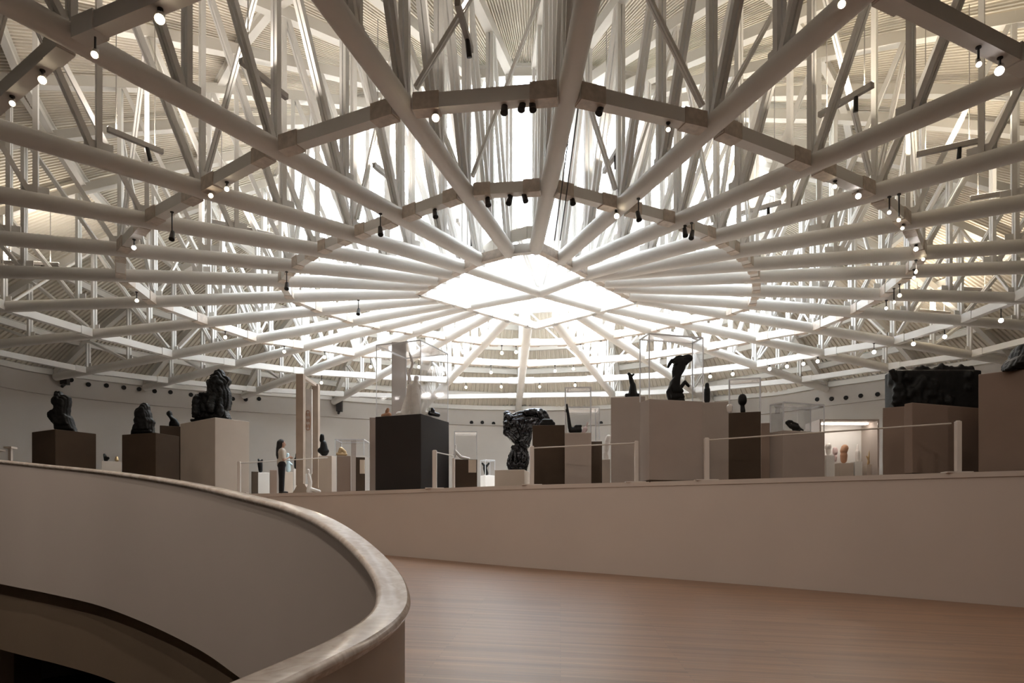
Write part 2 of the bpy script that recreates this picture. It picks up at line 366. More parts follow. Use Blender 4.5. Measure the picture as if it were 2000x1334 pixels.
for m_ in mids:
    m = MB(); pair(m, hub, Vector((m_.x, m_.y, roof_z(m_.x, m_.y)-.4)), (m_-hub).cross(Vector((0, 0, 1))).normalized()); m.build('hub_strut', M['steel'], t)
    m = MB(); pair(m, m_, Vector((m_.x, m_.y, roof_z(m_.x, m_.y)-.4)), (m_-hub).cross(Vector((0, 0, 1))).normalized()); m.build('hub_strut', M['steel'], t)

# ------------------------------------------------------------------ roof deck with real ribs, purlins, skylight
HE = (Vector((.6, 29.7)), 10.3, 9.2)
def r_in(th):
    best = 1
    d = Vector((math.cos(th), math.sin(th))); q = CC-HE[0]
    A = (d.x/HE[1])**2+(d.y/HE[2])**2; B = 2*(q.x*d.x/HE[1]**2+q.y*d.y/HE[2]**2); Cc = (q.x/HE[1])**2+(q.y/HE[2])**2-1
    return (-B+math.sqrt(B*B-4*A*Cc))/(2*A)
ths = [math.atan2((s['p'][2]-CC).y, (s['p'][2]-CC).x) for s in SP]
deck = MB(); rimb = MB(); RI = [r_in(t_) for t_ in ths]; RW = [hit(CC, t_, ROOMS)+.9 for t_ in ths]
for k in range(28):
    j = (k+1) % 28; da = Vector((math.cos(ths[k]), math.sin(ths[k]))); db = Vector((math.cos(ths[j]), math.sin(ths[j])))
    NC, NR = 22, 9
    def dpt(u, t_, h):
        a = CC+da*(RI[k]+(RW[k]-RI[k])*t_); b = CC+db*(RI[j]+(RW[j]-RI[j])*t_); p = a.lerp(b, u); ha, hb = roof_z(a.x, a.y), roof_z(b.x, b.y)
        return Vector((p.x, p.y, ha*(1-u)+hb*u+h))
    cols = []
    for i in range(NC):
        for q_, h in ((0, 0), (.45, 0), (.55, .075), (.9, .075)): cols.append(((i+q_)/NC, h))
    cols.append((1.0, 0)); v = [dpt(u, r_/NR, h) for u, h in cols for r_ in range(NR+1)]; m_ = NR+1
    deck.add(v, [(c_*m_+r_, c_*m_+r_+1, (c_+1)*m_+r_+1, (c_+1)*m_+r_) for c_ in range(len(cols)-1) for r_ in range(NR)])
    v = [dpt(u, r_/NR, .22) for u in (0, 1) for r_ in range(NR+1)]
    deck.add(v, [(r_, r_+1, m_+r_+1, m_+r_) for r_ in range(NR)])
    # rim beam round the opening and beside it
o = struct(deck, 'ceiling', M['deck'])
for nm, fr, dz in (('deep grey-white beam round the edge of the skylight', 0.0, .18), ('first roof purlin ring outside the skylight edge', .16, .2), ('second roof purlin ring outside the skylight edge', .36, .2), ('third roof purlin ring outside the skylight edge', .58, .2), ('fourth roof purlin ring outside the skylight edge', .8, .2)):
    t = empty('roof_purlin', (CC.x, CC.y, EYE+12), nm, 'roof beam', 'purlin rings under the roof deck')
    for k in range(28):
        j = (k+1) % 28; q = []
        for kk in (k, j):
            r = RI[kk]+(RW[kk]-RI[kk])*fr; p = CC+Vector((math.cos(ths[kk]), math.sin(ths[kk])))*r; q.append(Vector((p.x, p.y, roof_z(p.x, p.y)-dz)))
        h = .38 if fr == 0 else .3
        MB().beam(q[0], q[1], .05, h).beam(q[0]-Vector((0, 0, h/2)), q[1]-Vector((0, 0, h/2)), .2, .03).beam(q[0]+Vector((0, 0, h/2)), q[1]+Vector((0, 0, h/2)), .2, .03).build('beam_segment', M['steel_up'], t)
wn = empty('window_1', (HE[0].x, HE[0].y, EYE+13), kind='structure')
fm = MB()
for k in range(28):
    j = (k+1) % 28; prev = None
    for u in (.0, .35, .6, .8, 1.0):
        a = CC+Vector((math.cos(ths[k]), math.sin(ths[k])))*RI[k]*u; b = CC+Vector((math.cos(ths[j]), math.sin(ths[j])))*RI[j]*u
        A = Vector((a.x, a.y, roof_z(a.x, a.y)+.05)); B = Vector((b.x, b.y, roof_z(b.x, b.y)+.05))
        if prev:
            fm.beam(prev[0], A, .07, .1)
            v = [prev[0], prev[1], B, A] if u > .36 else [prev[0], B, A]
            up = Vector((0, 0, .02)); n_ = len(v)
            if u > .36: MB().add(v, [(0, 1, 2, 3)]).build('window_pane', M['pane'], wn)
            else: MB().add(v, [(0, 1, 2)]).build('window_pane', M['pane'], wn)
        if u > 0: fm.beam(A, B, .06, .1)
        prev = (A, B)
fm.build('window_frame', M['steel_up'], wn)
# upstand round the opening
up = MB()
for k in range(28):
    j = (k+1) % 28; q = []
    for kk in (k, j):
        p = CC+Vector((math.cos(ths[kk]), math.sin(ths[kk])))*(RI[kk]+.05); q.append(Vector((p.x, p.y, roof_z(p.x, p.y)+.1)))
    up.beam(q[0], q[1], .08, .35)
struct(up, 'trim_4', M['steel_up'])

# ------------------------------------------------------------------ spotlights and tracks
def ldir(p, tgt): return (Vector(tgt)-p).normalized()
HANG = []
for ri in (1, 2, 3, 4):
    for k in range(28): HANG.append((SP[k]['p'][ri], SP[(k+1) % 28]['p'][ri], .13))
for k in range(28): HANG.append((SP[k]['p'][0], SP[k]['p'][5], .19))
def hang_point(px, py, zz):
    d = Vector((px-CX, F)).normalized(); best = None
    for a, b, r in HANG:
        e = b-a; den = d.x*e.y-d.y*e.x
        if abs(den) < 1e-6: continue
        t_ = (a.x*e.y-a.y*e.x)/den; u = (a.x*d.y-a.y*d.x)/den
        if t_ > 0 and 0 <= u <= 1:
            y_ = d.y*t_; z_ = (HY-py)/F*y_
            if 7.0 <= z_ <= 7.86 and (best is None or abs(z_-zz) < abs(best[0]-zz)): best = (z_, y_, r)
    return best
def spotlight(px, py, zz, lit, col, label, sz=1.0, aim=None):
    hp = hang_point(px, py, zz)
    if hp: p = W(px, py, hp[1]); top = ZB-hp[2]+.02
    else: p = at_z(px, py, zz); top = roof_z(p.x, p.y)-.02
    t = empty('spotlight', p+Vector((0, 0, .28)), label, 'spotlight', 'spotlights under the roof trusses')
    if aim is None: aim = (p.x*.7+random.uniform(-2, 2), max(p.y*.82, 9), ZG)
    if lit: aim = (p.x*.55+random.uniform(-1, 1), p.y*.55, EYE+1.5)
    d = ldir(p, aim); r = .075*sz
    MB().beam(Vector((p.x, p.y, top)), p+Vector((0, 0, .06)), .025, .025).tube(Vector((p.x, p.y, top)), Vector((p.x, p.y, top-.05)), .045, n=10).build('bracket', M['can'], t)
    MB().tube(p-d*.16, p+d*.10, r*.75, r*1.05, n=14).build('lamp_body', M['can'] if not lit else M['wcan'], t)
    if lit: MB().ball(p+d*.085, r*.98, 12).build('lens', M['lensc' if col == 'c' else 'lens'], t)
    else: MB().tube(p+d*.09, p+d*.105, r*.9, n=12).build('lens', M['black'], t)
    if lit:
        l = bpy.data.lights.new('spot', 'SPOT'); l.energy = SPOT_W; l.spot_size = math.radians(150); l.spot_blend = .7; l.shadow_soft_size = .06
        l.color = (1, .85, .68) if col != 'c' else (1, .90, .82)
        o = bpy.data.objects.new('spot', l); C.objects.link(o); o.parent = t
        o.location = p+d*.2-(p+Vector((0, 0, .28))); dn = (Vector((p.x*.85, p.y*.95+.5, ZG))-p).normalized()
        o.rotation_euler = dn.to_track_quat('-Z', 'Y').to_euler()
LIT = [((313, 33), 'w', 1.35, 'large warm lit spotlight high at the upper left under the ring beam'), ((186, 103), 'w', 1.0, 'warm lit spotlight below the joint of the upper left ring beam'), ((83, 153), 'w', 1.2, 'bright warm spotlight on the ring beam near the left edge'), ((24, 199), 'w', .9, 'lit spotlight nearest the left edge of the picture'),
 ((851, 227), 'w', 1.3, 'bright warm spotlight under the near ring beam left of the truss facing the camera'), ((1953, 135), 'c', 1.3, 'brightest pinkish spotlight near the right edge'), ((1911, 122), 'c', .8, 'small white spotlight beside the brightest one near the right edge'), ((1645, 4), 'w', 1.0, 'spotlight at the very top edge right of centre'),
 ((411, 380), 'w', .9, 'lower of two lit spotlights at the left ring beam joint'), ((443, 367), 'w', .9, 'upper of two lit spotlights at the left ring beam joint'), ((262, 482), 'c', 1.0, 'single lit spotlight where the ring beam bends at far left'), ((1631, 362), 'w', .8, 'lit spotlight right under the ring beam at upper right'), ((1677, 381), 'c', 1.1, 'white spotlight at a joint of the right ring beam'),
 ((1204, 420), 'w', 1.1, 'warm spotlight at a joint of the inner ring beam, right of centre'), ((1305, 250), 'w', .8, 'small warm spotlight below the near ring beam, right of centre')]
RIGHTCLUSTER = [(1737, 413), (1756, 428), (1763, 444), (1789, 485), (1803, 505), (1789, 530), (1785, 541), (1757, 576), (1746, 589), (1731, 601)]
for i, p in enumerate(RIGHTCLUSTER): LIT.append((p, 'w' if i % 3 else 'c', 1.0 if i in (3, 7) else .75, 'number %d from the top in the chain of small lit spotlights along the bend of the right ring beam' % (i+1)))
LIT[-10+0] = LIT[-10+0]
words = ['top', 'second', 'third', 'fourth', 'fifth', 'sixth', 'seventh', 'eighth', 'ninth', 'tenth']
for i in range(10):
    q = LIT[-10+i]; LIT[-10+i] = (q[0], q[1], q[2], words[i]+' lit spotlight from above along the bend of the right ring beam')
ROW = [(1387, 735), (1431, 730), (1503, 720), (1537, 715), (1569, 710), (1597, 705), (1707, 687), (1784, 671), (1845, 657), (1955, 625)]
for i, p in enumerate(ROW): LIT.append((p, 'c', 1.15, words[i].replace('top', 'first')+' lit spotlight from the left in the row above the plinths on the right'))
MID = [(910, 756), (959, 727), (979, 755), (980, 689), (1008, 687), (1054, 755), (1084, 724), (1120, 720), (1123, 752), (1134, 681), (1174, 682)]
for i, p in enumerate(MID): LIT.append((p, 'w', 1.0, ['lowest left', 'faint', 'lower middle', 'tall pair left', 'tall pair right', 'dim lower', 'dim upper', 'bright', 'lower right', 'upper right', 'rightmost upper'][i]+' lit spotlight below the far end of the central truss'))
LFT = [(267, 586), (440, 658), (555, 686), (634, 697), (628, 747), (724, 716), (797, 756), (818, 716), (844, 718), (861, 717)]
for i, p in enumerate(LFT): LIT.append((p, 'w', 1.0, words[i].replace('top', 'first')+' lit spotlight from the left over the left half of the gallery'))
for (p, c, sz, lab) in LIT: spotlight(p[0], p[1], 7.55, True, c, lab, sz*(.72 if p[1] < 300 else .78 if p[1] < 600 else .92))
DK = [(743, 453), (850, 418), (953, 395), (995, 392), (1025, 387), (1118, 392), (1247, 424), (1338, 455), (1351, 460), (985, 213), (1020, 207), (1040, 207), (1172, 214), (336, 462), (560, 560), (700, 610)]
DKL = ['unlit dark spotlight hanging leftmost under the near side of the inner ring', 'unlit spotlight under the inner ring left of the camera-facing truss', 'first of three dark spotlights hanging close together at the inner ring', 'middle of three dark spotlights hanging close together at the inner ring', 'third of three dark spotlights hanging close together at the inner ring', 'dark spotlight just right of the camera-facing truss on the inner ring', 'dark spotlight under the inner ring, right of the warm lit one', 'left one of a pair of dark spotlights on the right of the inner ring', 'right one of a pair of dark spotlights on the right of the inner ring', 'first dark spotlight under the near outer ring beam', 'second dark spotlight under the near outer ring beam', 'dark spotlight under the near outer ring beam, closest to the camera-facing truss', 'dark spotlight under the outer ring beam just right of the camera-facing truss', 'dark spotlight inside the far left bend of the ring beam', 'dark spotlight at the left bend of the inner ring', 'dark spotlight under the left far side of the inner ring']
for p, lab in zip(DK, DKL): spotlight(p[0], p[1], 7.45, False, 'w', lab, .9)
TR = [((210, 252), (318, 297)), ((470, 118), (560, 190)), ((412, 432), (545, 462)), ((730, 322), (780, 362)), ((893, 5), (920, 98)), ((1180, 335), (1212, 285)), ((1600, 225), (1705, 165)), ((1445, 418), (1525, 395)), ((1790, 302), (1912, 275)), ((1895, 388), (1998, 372)), ((893, 430), (928, 470)), ((740, 500), (815, 512)), ((4, 512), (115, 517)), ((1857, 562), (1935, 567)), ((1780, 605), (1855, 612)), ((1178, 485), (1212, 452))]
TRL = ['at the left below the second chord', 'upper left between two trusses', 'left of the inner ring in the middle height', 'left of the bright middle, short', 'at the top edge left of the camera-facing truss', 'right of the camera-facing truss, short', 'upper right between two trusses', 'right, over the inner ring', 'far right, below the ring beam', 'at the right edge, lower', 'in front of the brightest sky, left', 'left over the central frame, faint', 'at the left edge', 'right, seen past the bend of the ring beam', 'right, lowest', 'in front of the brightest sky, right']
for (a, b), lab in zip(TR, TRL):
    A, B = at_z(a[0], a[1], 9.6), at_z(b[0], b[1], 9.6); t = empty('lighting_track', (A+B)/2, 'short grey lighting track hung '+lab, 'lighting track', 'short lighting tracks')
    MB().beam(A, B, .1, .12).build('rail', M['track'], t)
    h = MB()
    for q in (A.lerp(B, .15), A.lerp(B, .85)): h.tube(q, Vector((q.x, q.y, roof_z(q.x, q.y)-.05)), .012, n=6)
    h.build('hanger_rod', M['track'], t)
    MB().beam(A+Vector((0, 0, .065)), B+Vector((0, 0, .065)), .06, .012).build('uplight_lens', M['lensw'], t)
    l = bpy.data.lights.new('uplight', 'AREA'); l.shape = 'RECTANGLE'; l.size = (B-A).length; l.size_y = .06; l.energy = UP_W*(1.4 if A.x > 6 else 1.6 if A.x < -9 else .9 if A.x < -3 else .5); l.color = (1, .88, .70) if A.x > 3 else (1, .91, .80)
    o = bpy.data.objects.new('uplight', l); C.objects.link(o); o.parent = t; o.location = (0, 0, .09); o.rotation_euler = Vector((0, 0, 1)).to_track_quat('-Z', 'X').to_euler(); dv = (B-A).normalized(); o.rotation_euler = Matrix((dv, dv.cross(Vector((0, 0, -1))).normalized()*1, Vector((0, 0, -1)))).transposed().to_euler()
    q = A.lerp(B, .7)+Vector((0, 0, -.12)); MB().tube(q+Vector((0, 0, .08)), q+Vector((.04, .1, -.22)), .045, .055, n=10).build('lamp_head', M['can'], t)
for i, (x_, y_, w_) in enumerate(((3.5, 6.2, .45), (-3.2, 4.4, 1.2), (7.5, 5.0, .4), (-7.5, 3.0, 1.5), (-1.5, 1.0, 1.3), (11, 8.0, .35))):  # unseen spotlights added to brighten the ramp, right wall and parapet
    p = Vector((x_, y_, ZB-.45)); t = empty('spotlight', p+Vector((0, 0, .28)), words[i].replace('top', 'first')+' added unseen fill spotlight over the ramp, above the picture', 'spotlight', 'spotlights under the roof trusses')
    MB().beam(Vector((p.x, p.y, roof_z(p.x, p.y)-.02)), p+Vector((0, 0, .06)), .03, .03).build('bracket', M['can'], t)
    MB().tube(p+Vector((0, 0, .16)), p-Vector((0, 0, .1)), .06, .085, n=14).build('lamp_body', M['wcan'], t); MB().tube(p-Vector((0, 0, .1)), p-Vector((0, 0, .115)), .075, n=14).build('lens', M['lens'], t)
    l = bpy.data.lights.new('spot', 'SPOT'); l.energy = NEAR_FILL_W*w_; l.spot_size = math.radians(130); l.spot_blend = .8; l.shadow_soft_size = .08; l.color = (1, .87, .76)
    o = bpy.data.objects.new('spot', l); C.objects.link(o); o.parent = t; o.location = (0, 0, -.5); o.rotation_euler = (math.radians(35), 0, 0)
# two thin cables down past the camera-facing truss
for x, nm in ((1133, 'left'), (1144, 'right')):
    a, b = W(x+18, -60, 13.5), W(x-50, 470, 13.5*1.1)
    tag(MB().path([a, a.lerp(b, .5)+Vector((0.02, 0, 0)), b], .012, 6).build('suspension_cable', M['can'], None, a), 'thin dark cable, the %s one of two beside the camera-facing truss' % nm, 'cable', 'cables beside the truss')

# ------------------------------------------------------------------ round vents in the far wall
def on_wall(px, py, inset=.0):
    th_ = math.atan2(F, px-CX); o = Vector((0, 0)); r = hit(o, th_, ROOMS)
    d = Vector((math.cos(th_), math.sin(th_)))*(r-inset); return W(px, py, d.y)
VL = [(173, 751), (208, 753), (242, 757), (272, 760), (302, 764), (333, 766), (373, 771), (455, 779), (480, 780), (506, 779), (921, 825), (942, 825), (964, 827), (1174, 826), (1596, 780), (1624, 779), (1652, 777), (1681, 773), (1714, 770), (139, 742), (663, 790)]
for i, (x, y) in enumerate(VL):
    p = on_wall(x, y, .03); e = .5; q = (on_wall(x+4, y, .03)-on_wall(x-4, y, .03)).normalized(); nrm = Vector((q.y, -q.x, 0)).normalized()
    if nrm.y > 0: nrm = -nrm
    where = ('left' if x < 540 else 'right' if x > 1500 else 'middle')
    idx = [v[0] for v in sorted(VL) if (v[0] < 540) == (x < 540) and (v[0] > 1500) == (x > 1500)].index(x)
    t = empty('air_vent', p, words[idx].replace('top', 'first')+' dark air vent from the left, %s row, high on far wall' % where if idx < 10 else 'rightmost dark air vent of the %s row on the far wall' % where, 'air vent', 'round air vents')
    MB().tube(p-nrm*.02, p+nrm*.05, .125, .115, n=18).build('rim', M['char'], t)
    MB().tube(p+nrm*.05, p+nrm*.06, .098, n=18).build('grille', M['black'], t)
for i, (x, y, h) in enumerate(((127, 735, 20), (663, 790, 14))):
    p = on_wall(x, y, .3); tag(MB().box(p.x-.18, p.x+.18, p.y-.15, p.y+.15, p.z-.45, p.z+.35).tube((p.x, p.y, p.z-.4), (p.x, p.y-.25, p.z-.6), .08).build('wall_speaker', M['can'], None, p), 'dark box loudspeaker high on the far wall, '+('near the left end' if i == 0 else 'behind the tall frame'), 'loudspeaker', 'wall loudspeakers')

# ------------------------------------------------------------------ plinths, cases, sculptures
def zt(y, D): return EYE+(HY-y)/F*D
def plinth(x0, xc, x1, yt, D, m, label, ang=40, m2=None, zb=ZG, sink=0, name='plinth'):
    if xc is None:                # seen square-on
        m0, m1 = (x0-CX)/F, (x1-CX)/F; mc = (m0+m1)/2; u = Vector((mc, 1)).normalized(); P0 = Vector((mc*D, D)); k0 = P0.dot(u)
        a = Vector((m0, 1)); a *= k0/a.dot(u); b = Vector((m1, 1)); b *= k0/b.dot(u); dep = max(.35, (b-a).length*.75)
        poly = [tuple(a), tuple(b), tuple(b+u*dep), tuple(a+u*dep)]
    else:
        m0, m1 = (x0-CX)/F, (x1-CX)/F; cx = (xc-CX)/F*D
        th = math.radians(ang); a = (cx-m0*D)/(math.cos(th)+m0*math.sin(th)); b = (m1*D-cx)/(math.sin(th)-m1*math.cos(th))
        Cn = Vector((cx, D)); L_ = Cn+Vector((-math.cos(th), math.sin(th)))*a; R_ = Cn+Vector((math.sin(th), math.cos(th)))*b
        poly = [tuple(Cn), tuple(R_), tuple(R_+L_-Cn), tuple(L_)]
    z1 = zt(yt, D); c = sum((Vector(p) for p in poly), Vector((0, 0)))/4
    t = empty(name, (c.x, c.y, zb), label, 'plinth', None)
    b = MB().prism([tuple(c+(Vector(p)-c)*.985) for p in poly], zb, zb+.05).build('base_recess', M['dark'], t)
    b = MB(); b.prism(poly, zb+.05, z1-.0); o = b.build('body', m, t)
    bv = o.modifiers.new('bevel', 'BEVEL'); bv.width = .012; bv.segments = 2
    if m2: o.data.materials.append(m2)
    return t, poly, z1
def vitrine(poly, z0, z1, label, ins=.03, cap_=True, sc=1.0):
    c = sum((Vector(p) for p in poly), Vector((0, 0)))/len(poly); P4 = [c+(Vector(p)-c)*(1-ins)*sc for p in poly]
    t = empty('display_case', (c.x, c.y, z0), label, 'display case', 'clear display cases')
    g = MB()
    for i in range(4):
        a, b = P4[i], P4[(i+1) % 4]; g.add([(a.x, a.y, z0), (b.x, b.y, z0), (b.x, b.y, z1), (a.x, a.y, z1)], [(0, 1, 2, 3)])
    g.add([(p.x, p.y, z1) for p in P4], [(0, 1, 2, 3)]); g.build('glass', M['glass'], t)
    e = MB(); w_ = .022
    for i in range(4):
        a, b = P4[i], P4[(i+1) % 4]; e.beam((a.x, a.y, z0+.01), (a.x, a.y, z1), w_, w_)
        e.beam((a.x, a.y, z1), (b.x, b.y, z1), w_, .03)
    e.build('case_edge', M['edge'], t)
    if cap_:
        k = MB(); k.prism([tuple(c+(p-c)*.97) for p in P4], z1-.06, z1-.012); k.build('case_lid', M['glass'], t)
    return t
def voxelize(mb, name, m, size, parent=None, base=None, disp=0, dscale=.2, smooth_it=2, grow=0):
    o = mb.build('tmp', m); rm = o.modifiers.new('r', 'REMESH'); rm.mode = 'VOXEL'; rm.voxel_size = size
    sm = o.modifiers.new('s', 'SMOOTH'); sm.iterations = smooth_it; sm.factor = .5
    if grow: gm = o.modifiers.new('g', 'DISPLACE'); gm.strength = grow; gm.mid_level = 0
    if disp:
        tx = bpy.data.textures.new('n', 'CLOUDS'); tx.noise_scale = dscale; dm = o.modifiers.new('d', 'DISPLACE'); dm.texture = tx; dm.strength = disp; dm.mid_level = .5
    dg = bpy.context.evaluated_depsgraph_get(); me = bpy.data.meshes.new_from_object(o.evaluated_get(dg)); bpy.data.objects.remove(o)
    for p in me.polygons: p.use_smooth = True
    me.materials.clear(); me.materials.append(m)
    ob = bpy.data.objects.new(name, me); C.objects.link(ob)
    if parent is not None:
        org = Vector(parent['_w']); me.transform(Matrix.Translation(-org)); ob.parent = parent
    elif base is not None: me.transform(Matrix.Translation(-Vector(base))); ob.location = base
    return ob
def sculpt(D, caps, m, label, name='bronze_sculpture', cat='sculpture', size=None, disp=.0, dsc=.15, group=None, zbase=None):
    """caps: (x0,y0,x1,y1,r0,r1[,d0,d1]) traced in photograph pixels at depth D; d = metres nearer or farther"""
    mb = MB(); s = D/F; ymax = -1e9
    ys = max((c[1][i][1] for c in caps if c[0] == 'P' for i in range(len(c[1]))), default=0)
    for c in caps:
        if c[0] == 'P':
            pts = c[1]; cx_ = sum(p[0] for p in pts)/len(pts); cy_ = sum(p[1] for p in pts)/len(pts)
            for sc_, dp_ in ((1, .42), (.86, .75), (.68, 1.0)):
                h = c[2]*dp_*s/2; q = [W(cx_+(x-cx_)*sc_, cy_+(y-cy_)*sc_, D) for x, y in pts]; n_ = len(q)
                mb.add([v+Vector((0, -h, 0)) for v in q]+[v+Vector((0, h, 0)) for v in q], [tuple(range(n_)), tuple(range(2*n_-1, n_-1, -1))]+[(i, n_+i, n_+(i+1) % n_, (i+1) % n_) for i in range(n_)])
            continue
        x0, y0, x1, y1, r0, r1 = c[:6]; d0, d1 = (c[6], c[7]) if len(c) > 6 else (0, 0)
        a, b = W(x0, y0, D), W(x1, y1, D); a.y += d0; b.y += d1; mb.tube(a, b, r0*s, r1*s, n=12); mb.ball(a, r0*s, 12); mb.ball(b, r1*s, 12)
    base = Vector((W(caps[0][0] if caps[0][0] != 'P' else sum(p[0] for p in caps[0][1])/len(caps[0][1]), 0, D).x, D, min(v[2] for v in mb.v)))
    if zbase is not None:
        dz = zbase+.004-base.z; mb.v = [(v[0], v[1], v[2]+dz) for v in mb.v]; base.z += dz
    # flatten the underside
    zb = base.z+1.2*s if zbase is None else zbase; mb.v = [(v[0], v[1], max(v[2], zb)) for v in mb.v]; base.z = zb
    hasP = any(c[0] == 'P' for c in caps); o = voxelize(mb, name, m, size or max(.012, 1.0*s), base=base, disp=disp, dscale=dsc, smooth_it=7 if hasP else 2, grow=.9*s if hasP else 0)
    return tag(o, label, cat, group)
def mid(poly): return sum(p[1] for p in poly)/len(poly)

def crop(ox, oy, sc, pts): return [(ox+x/sc, oy+y/sc) for x, y in pts]
# 1 far left: small display tables
for i, (x0, x1, y) in enumerate(((-14, 5, 878), (13, 28, 873))):
    D = 24; a, b = W(x0, y, D), W(x1, y, D); t = empty('display_table', ((a.x+b.x)/2, D, ZG), 'small pale pedestal table at the left edge, '+('cut by the picture edge' if i == 0 else 'with a T-shaped top'), 'table', 'pale tables at the left edge')
    MB().box(a.x, b.x, D-.15, D+.15, a.z-.06, a.z).build('table_top', M['cream'], t); MB().box((a.x+b.x)/2-.05, (a.x+b.x)/2+.05, D-.05, D+.05, ZG, a.z-.06).build('leg', M['cream'], t)
# 2 plinth with bust
t, q, z = plinth(62, 108, 188, 838, 16.5, M['dark'], 'dark brown plinth at far left carrying a black bust', 30)
sculpt(mid(q), [('P', crop(60, 740, 11.114, [(555,230),(590,205),(615,245),(650,205),(680,290),(760,285),(850,340),(850,480),(830,560),(820,700),(830,770),(890,790),(920,900),(950,1010),(1000,1100),(560,1100),(555,930),(470,850),(400,760),(385,700),(430,660),(530,630),(555,560),(540,490),(480,420),(490,370),(550,300)]), 26)], M['bronze'], 'black bronze bust with tufted hair on the far left dark plinth', zbase=z, disp=.03, name='bust')
# 3 small far pieces
t, q, z = plinth(198, None, 237, 901, 30, M['cream'], 'low pale plinth seen between the two left dark plinths')
sculpt(mid(q), [(207, 900, 204, 890, 4, 2.5), (207, 898, 211, 897, 4, 3)], M['bronze'], 'tiny dark figure on the low pale plinth between the left dark plinths', zbase=z)
sculpt(mid(q), [(228, 900, 228, 896, 4, 3)], M['goldb'], 'tiny ochre pot on the low pale plinth', name='pot', zbase=z)
# 4, 5
t, q, z = plinth(238, 304, 350, 845, 17.5, M['dark'], 'dark brown plinth carrying the hooded black figure', 20)
sculpt(mid(q), [('P', crop(230, 760, 13.343, [(700,300),(770,320),(805,400),(800,490),(850,570),(865,620),(860,690),(920,760),(940,800),(920,900),(925,1050),(960,1130),(370,1140),(380,1070),(440,950),(500,900),(460,800),(450,750),(480,680),(475,560),(500,470),(580,420),(640,340)]), 26)], M['bronze'], 'black hooded bronze figure on the second dark plinth', zbase=z, disp=.03)
t, q, z = plinth(312, None, 356, 832, 22.5, M['dark'], 'narrow dark brown plinth behind, beside the big cream plinth')
sculpt(mid(q), [('P', crop(230, 760, 13.343, [(1350,570),(1395,610),(1380,680),(1440,750),(1530,800),(1600,930),(1600,990),(1350,990),(1360,920),(1400,870),(1390,800),(1340,720),(1280,660),(1290,610)]), 9)], M['bronze'], 'small black bent figure on the narrow dark plinth behind', zbase=z)
# 7 big cream plinth
t, q, z = plinth(352, 420, 487, 815, 21.2, M['cream'], 'big cream plinth carrying a large black figure group, left of the person', 38)
rnd = random.Random(3)
caps = [(382, 806, 446, 808, 9, 9), (388, 768, 388, 802, 5, 6), (402, 770, 402, 800, 15, 16), (396, 764, 408, 764, 4, 4), (425, 800, 424, 772, 22, 17), (438, 803, 442, 775, 13, 9), (424, 770, 427, 745, 15, 11), (428, 738, 428, 718, 9, 7), (440, 740, 446, 730, 6, 5), (414, 742, 410, 734, 5, 4), (442, 765, 448, 790, 5, 5), (412, 752, 406, 760, 6, 6), (420, 725, 412, 740, 4, 4), (440, 752, 447, 745, 5, 4), (436, 722, 444, 734, 4, 3)]
caps = [('P', crop(350, 700, 11.114, [(890,145),(950,180),(980,270),(1060,320),(1110,380),(1080,430),(1030,440),(1050,540),(1100,650),(1105,850),(1080,1000),(1010,1020),(1060,1120),(1140,1290),(270,1280),(280,1230),(380,1210),(375,840),(380,700),(590,700),(640,600),(650,500),(620,430),(640,390),(710,330),(700,280),(780,240),(810,180)]), 34), (392, 772, 392, 800, 6, 7, -.3, -.35), (420, 790, 425, 765, 9, 7, -.35, -.2), (438, 800, 436, 775, 6, 5, -.35, -.25), (428, 745, 431, 727, 7, 7, -.12, -.05)]
sculpt(mid(q), caps, M['bronze'], 'large black bronze group of seated figures on the big cream plinth', zbase=z, disp=.07, dsc=.12)
# 9 far small plinths behind the barrier
t, q, z = plinth(491, None, 505, 921, 28, M['dark'], 'small dark plinth right of the big cream plinth')
t, q, z = plinth(504, None, 526, 923, 27, M['white'], 'small white plinth with a tiny black figure, left of the person')
sculpt(mid(q), [(509, 922, 508, 908, 4, 5), (508, 906, 505, 900, 4, 2), (510, 905, 512, 901, 3, 2)], M['bronze'], 'tiny black figure on the small white plinth left of the person', zbase=z)
t, q, z = plinth(527, None, 541, 918, 26, M['brown'], 'narrow tan plinth just left of the person')
t, q, z = plinth(573, None, 584, 916, 25, M['white'], 'narrow white plinth between the person and the tall frame')
sculpt(mid(q), [(579, 915, 579, 900, 4.5, 4.5), (579, 898, 579, 890, 2.5, 2)], M['bronze'], 'dark bottle-like figure on the narrow white plinth', zbase=z)
t, q, z = plinth(556, None, 572, 922, 26.5, M['cream'], 'pale plinth half hidden behind the person')
sculpt(mid(q), [(563, 922, 562, 900, 5, 4), (562, 897, 562, 892, 3, 3), (560, 905, 570, 912, 2.5, 2)], M['paleblue'], 'pale blue glazed figure just right of the person', name='ceramic_figure', zbase=z)

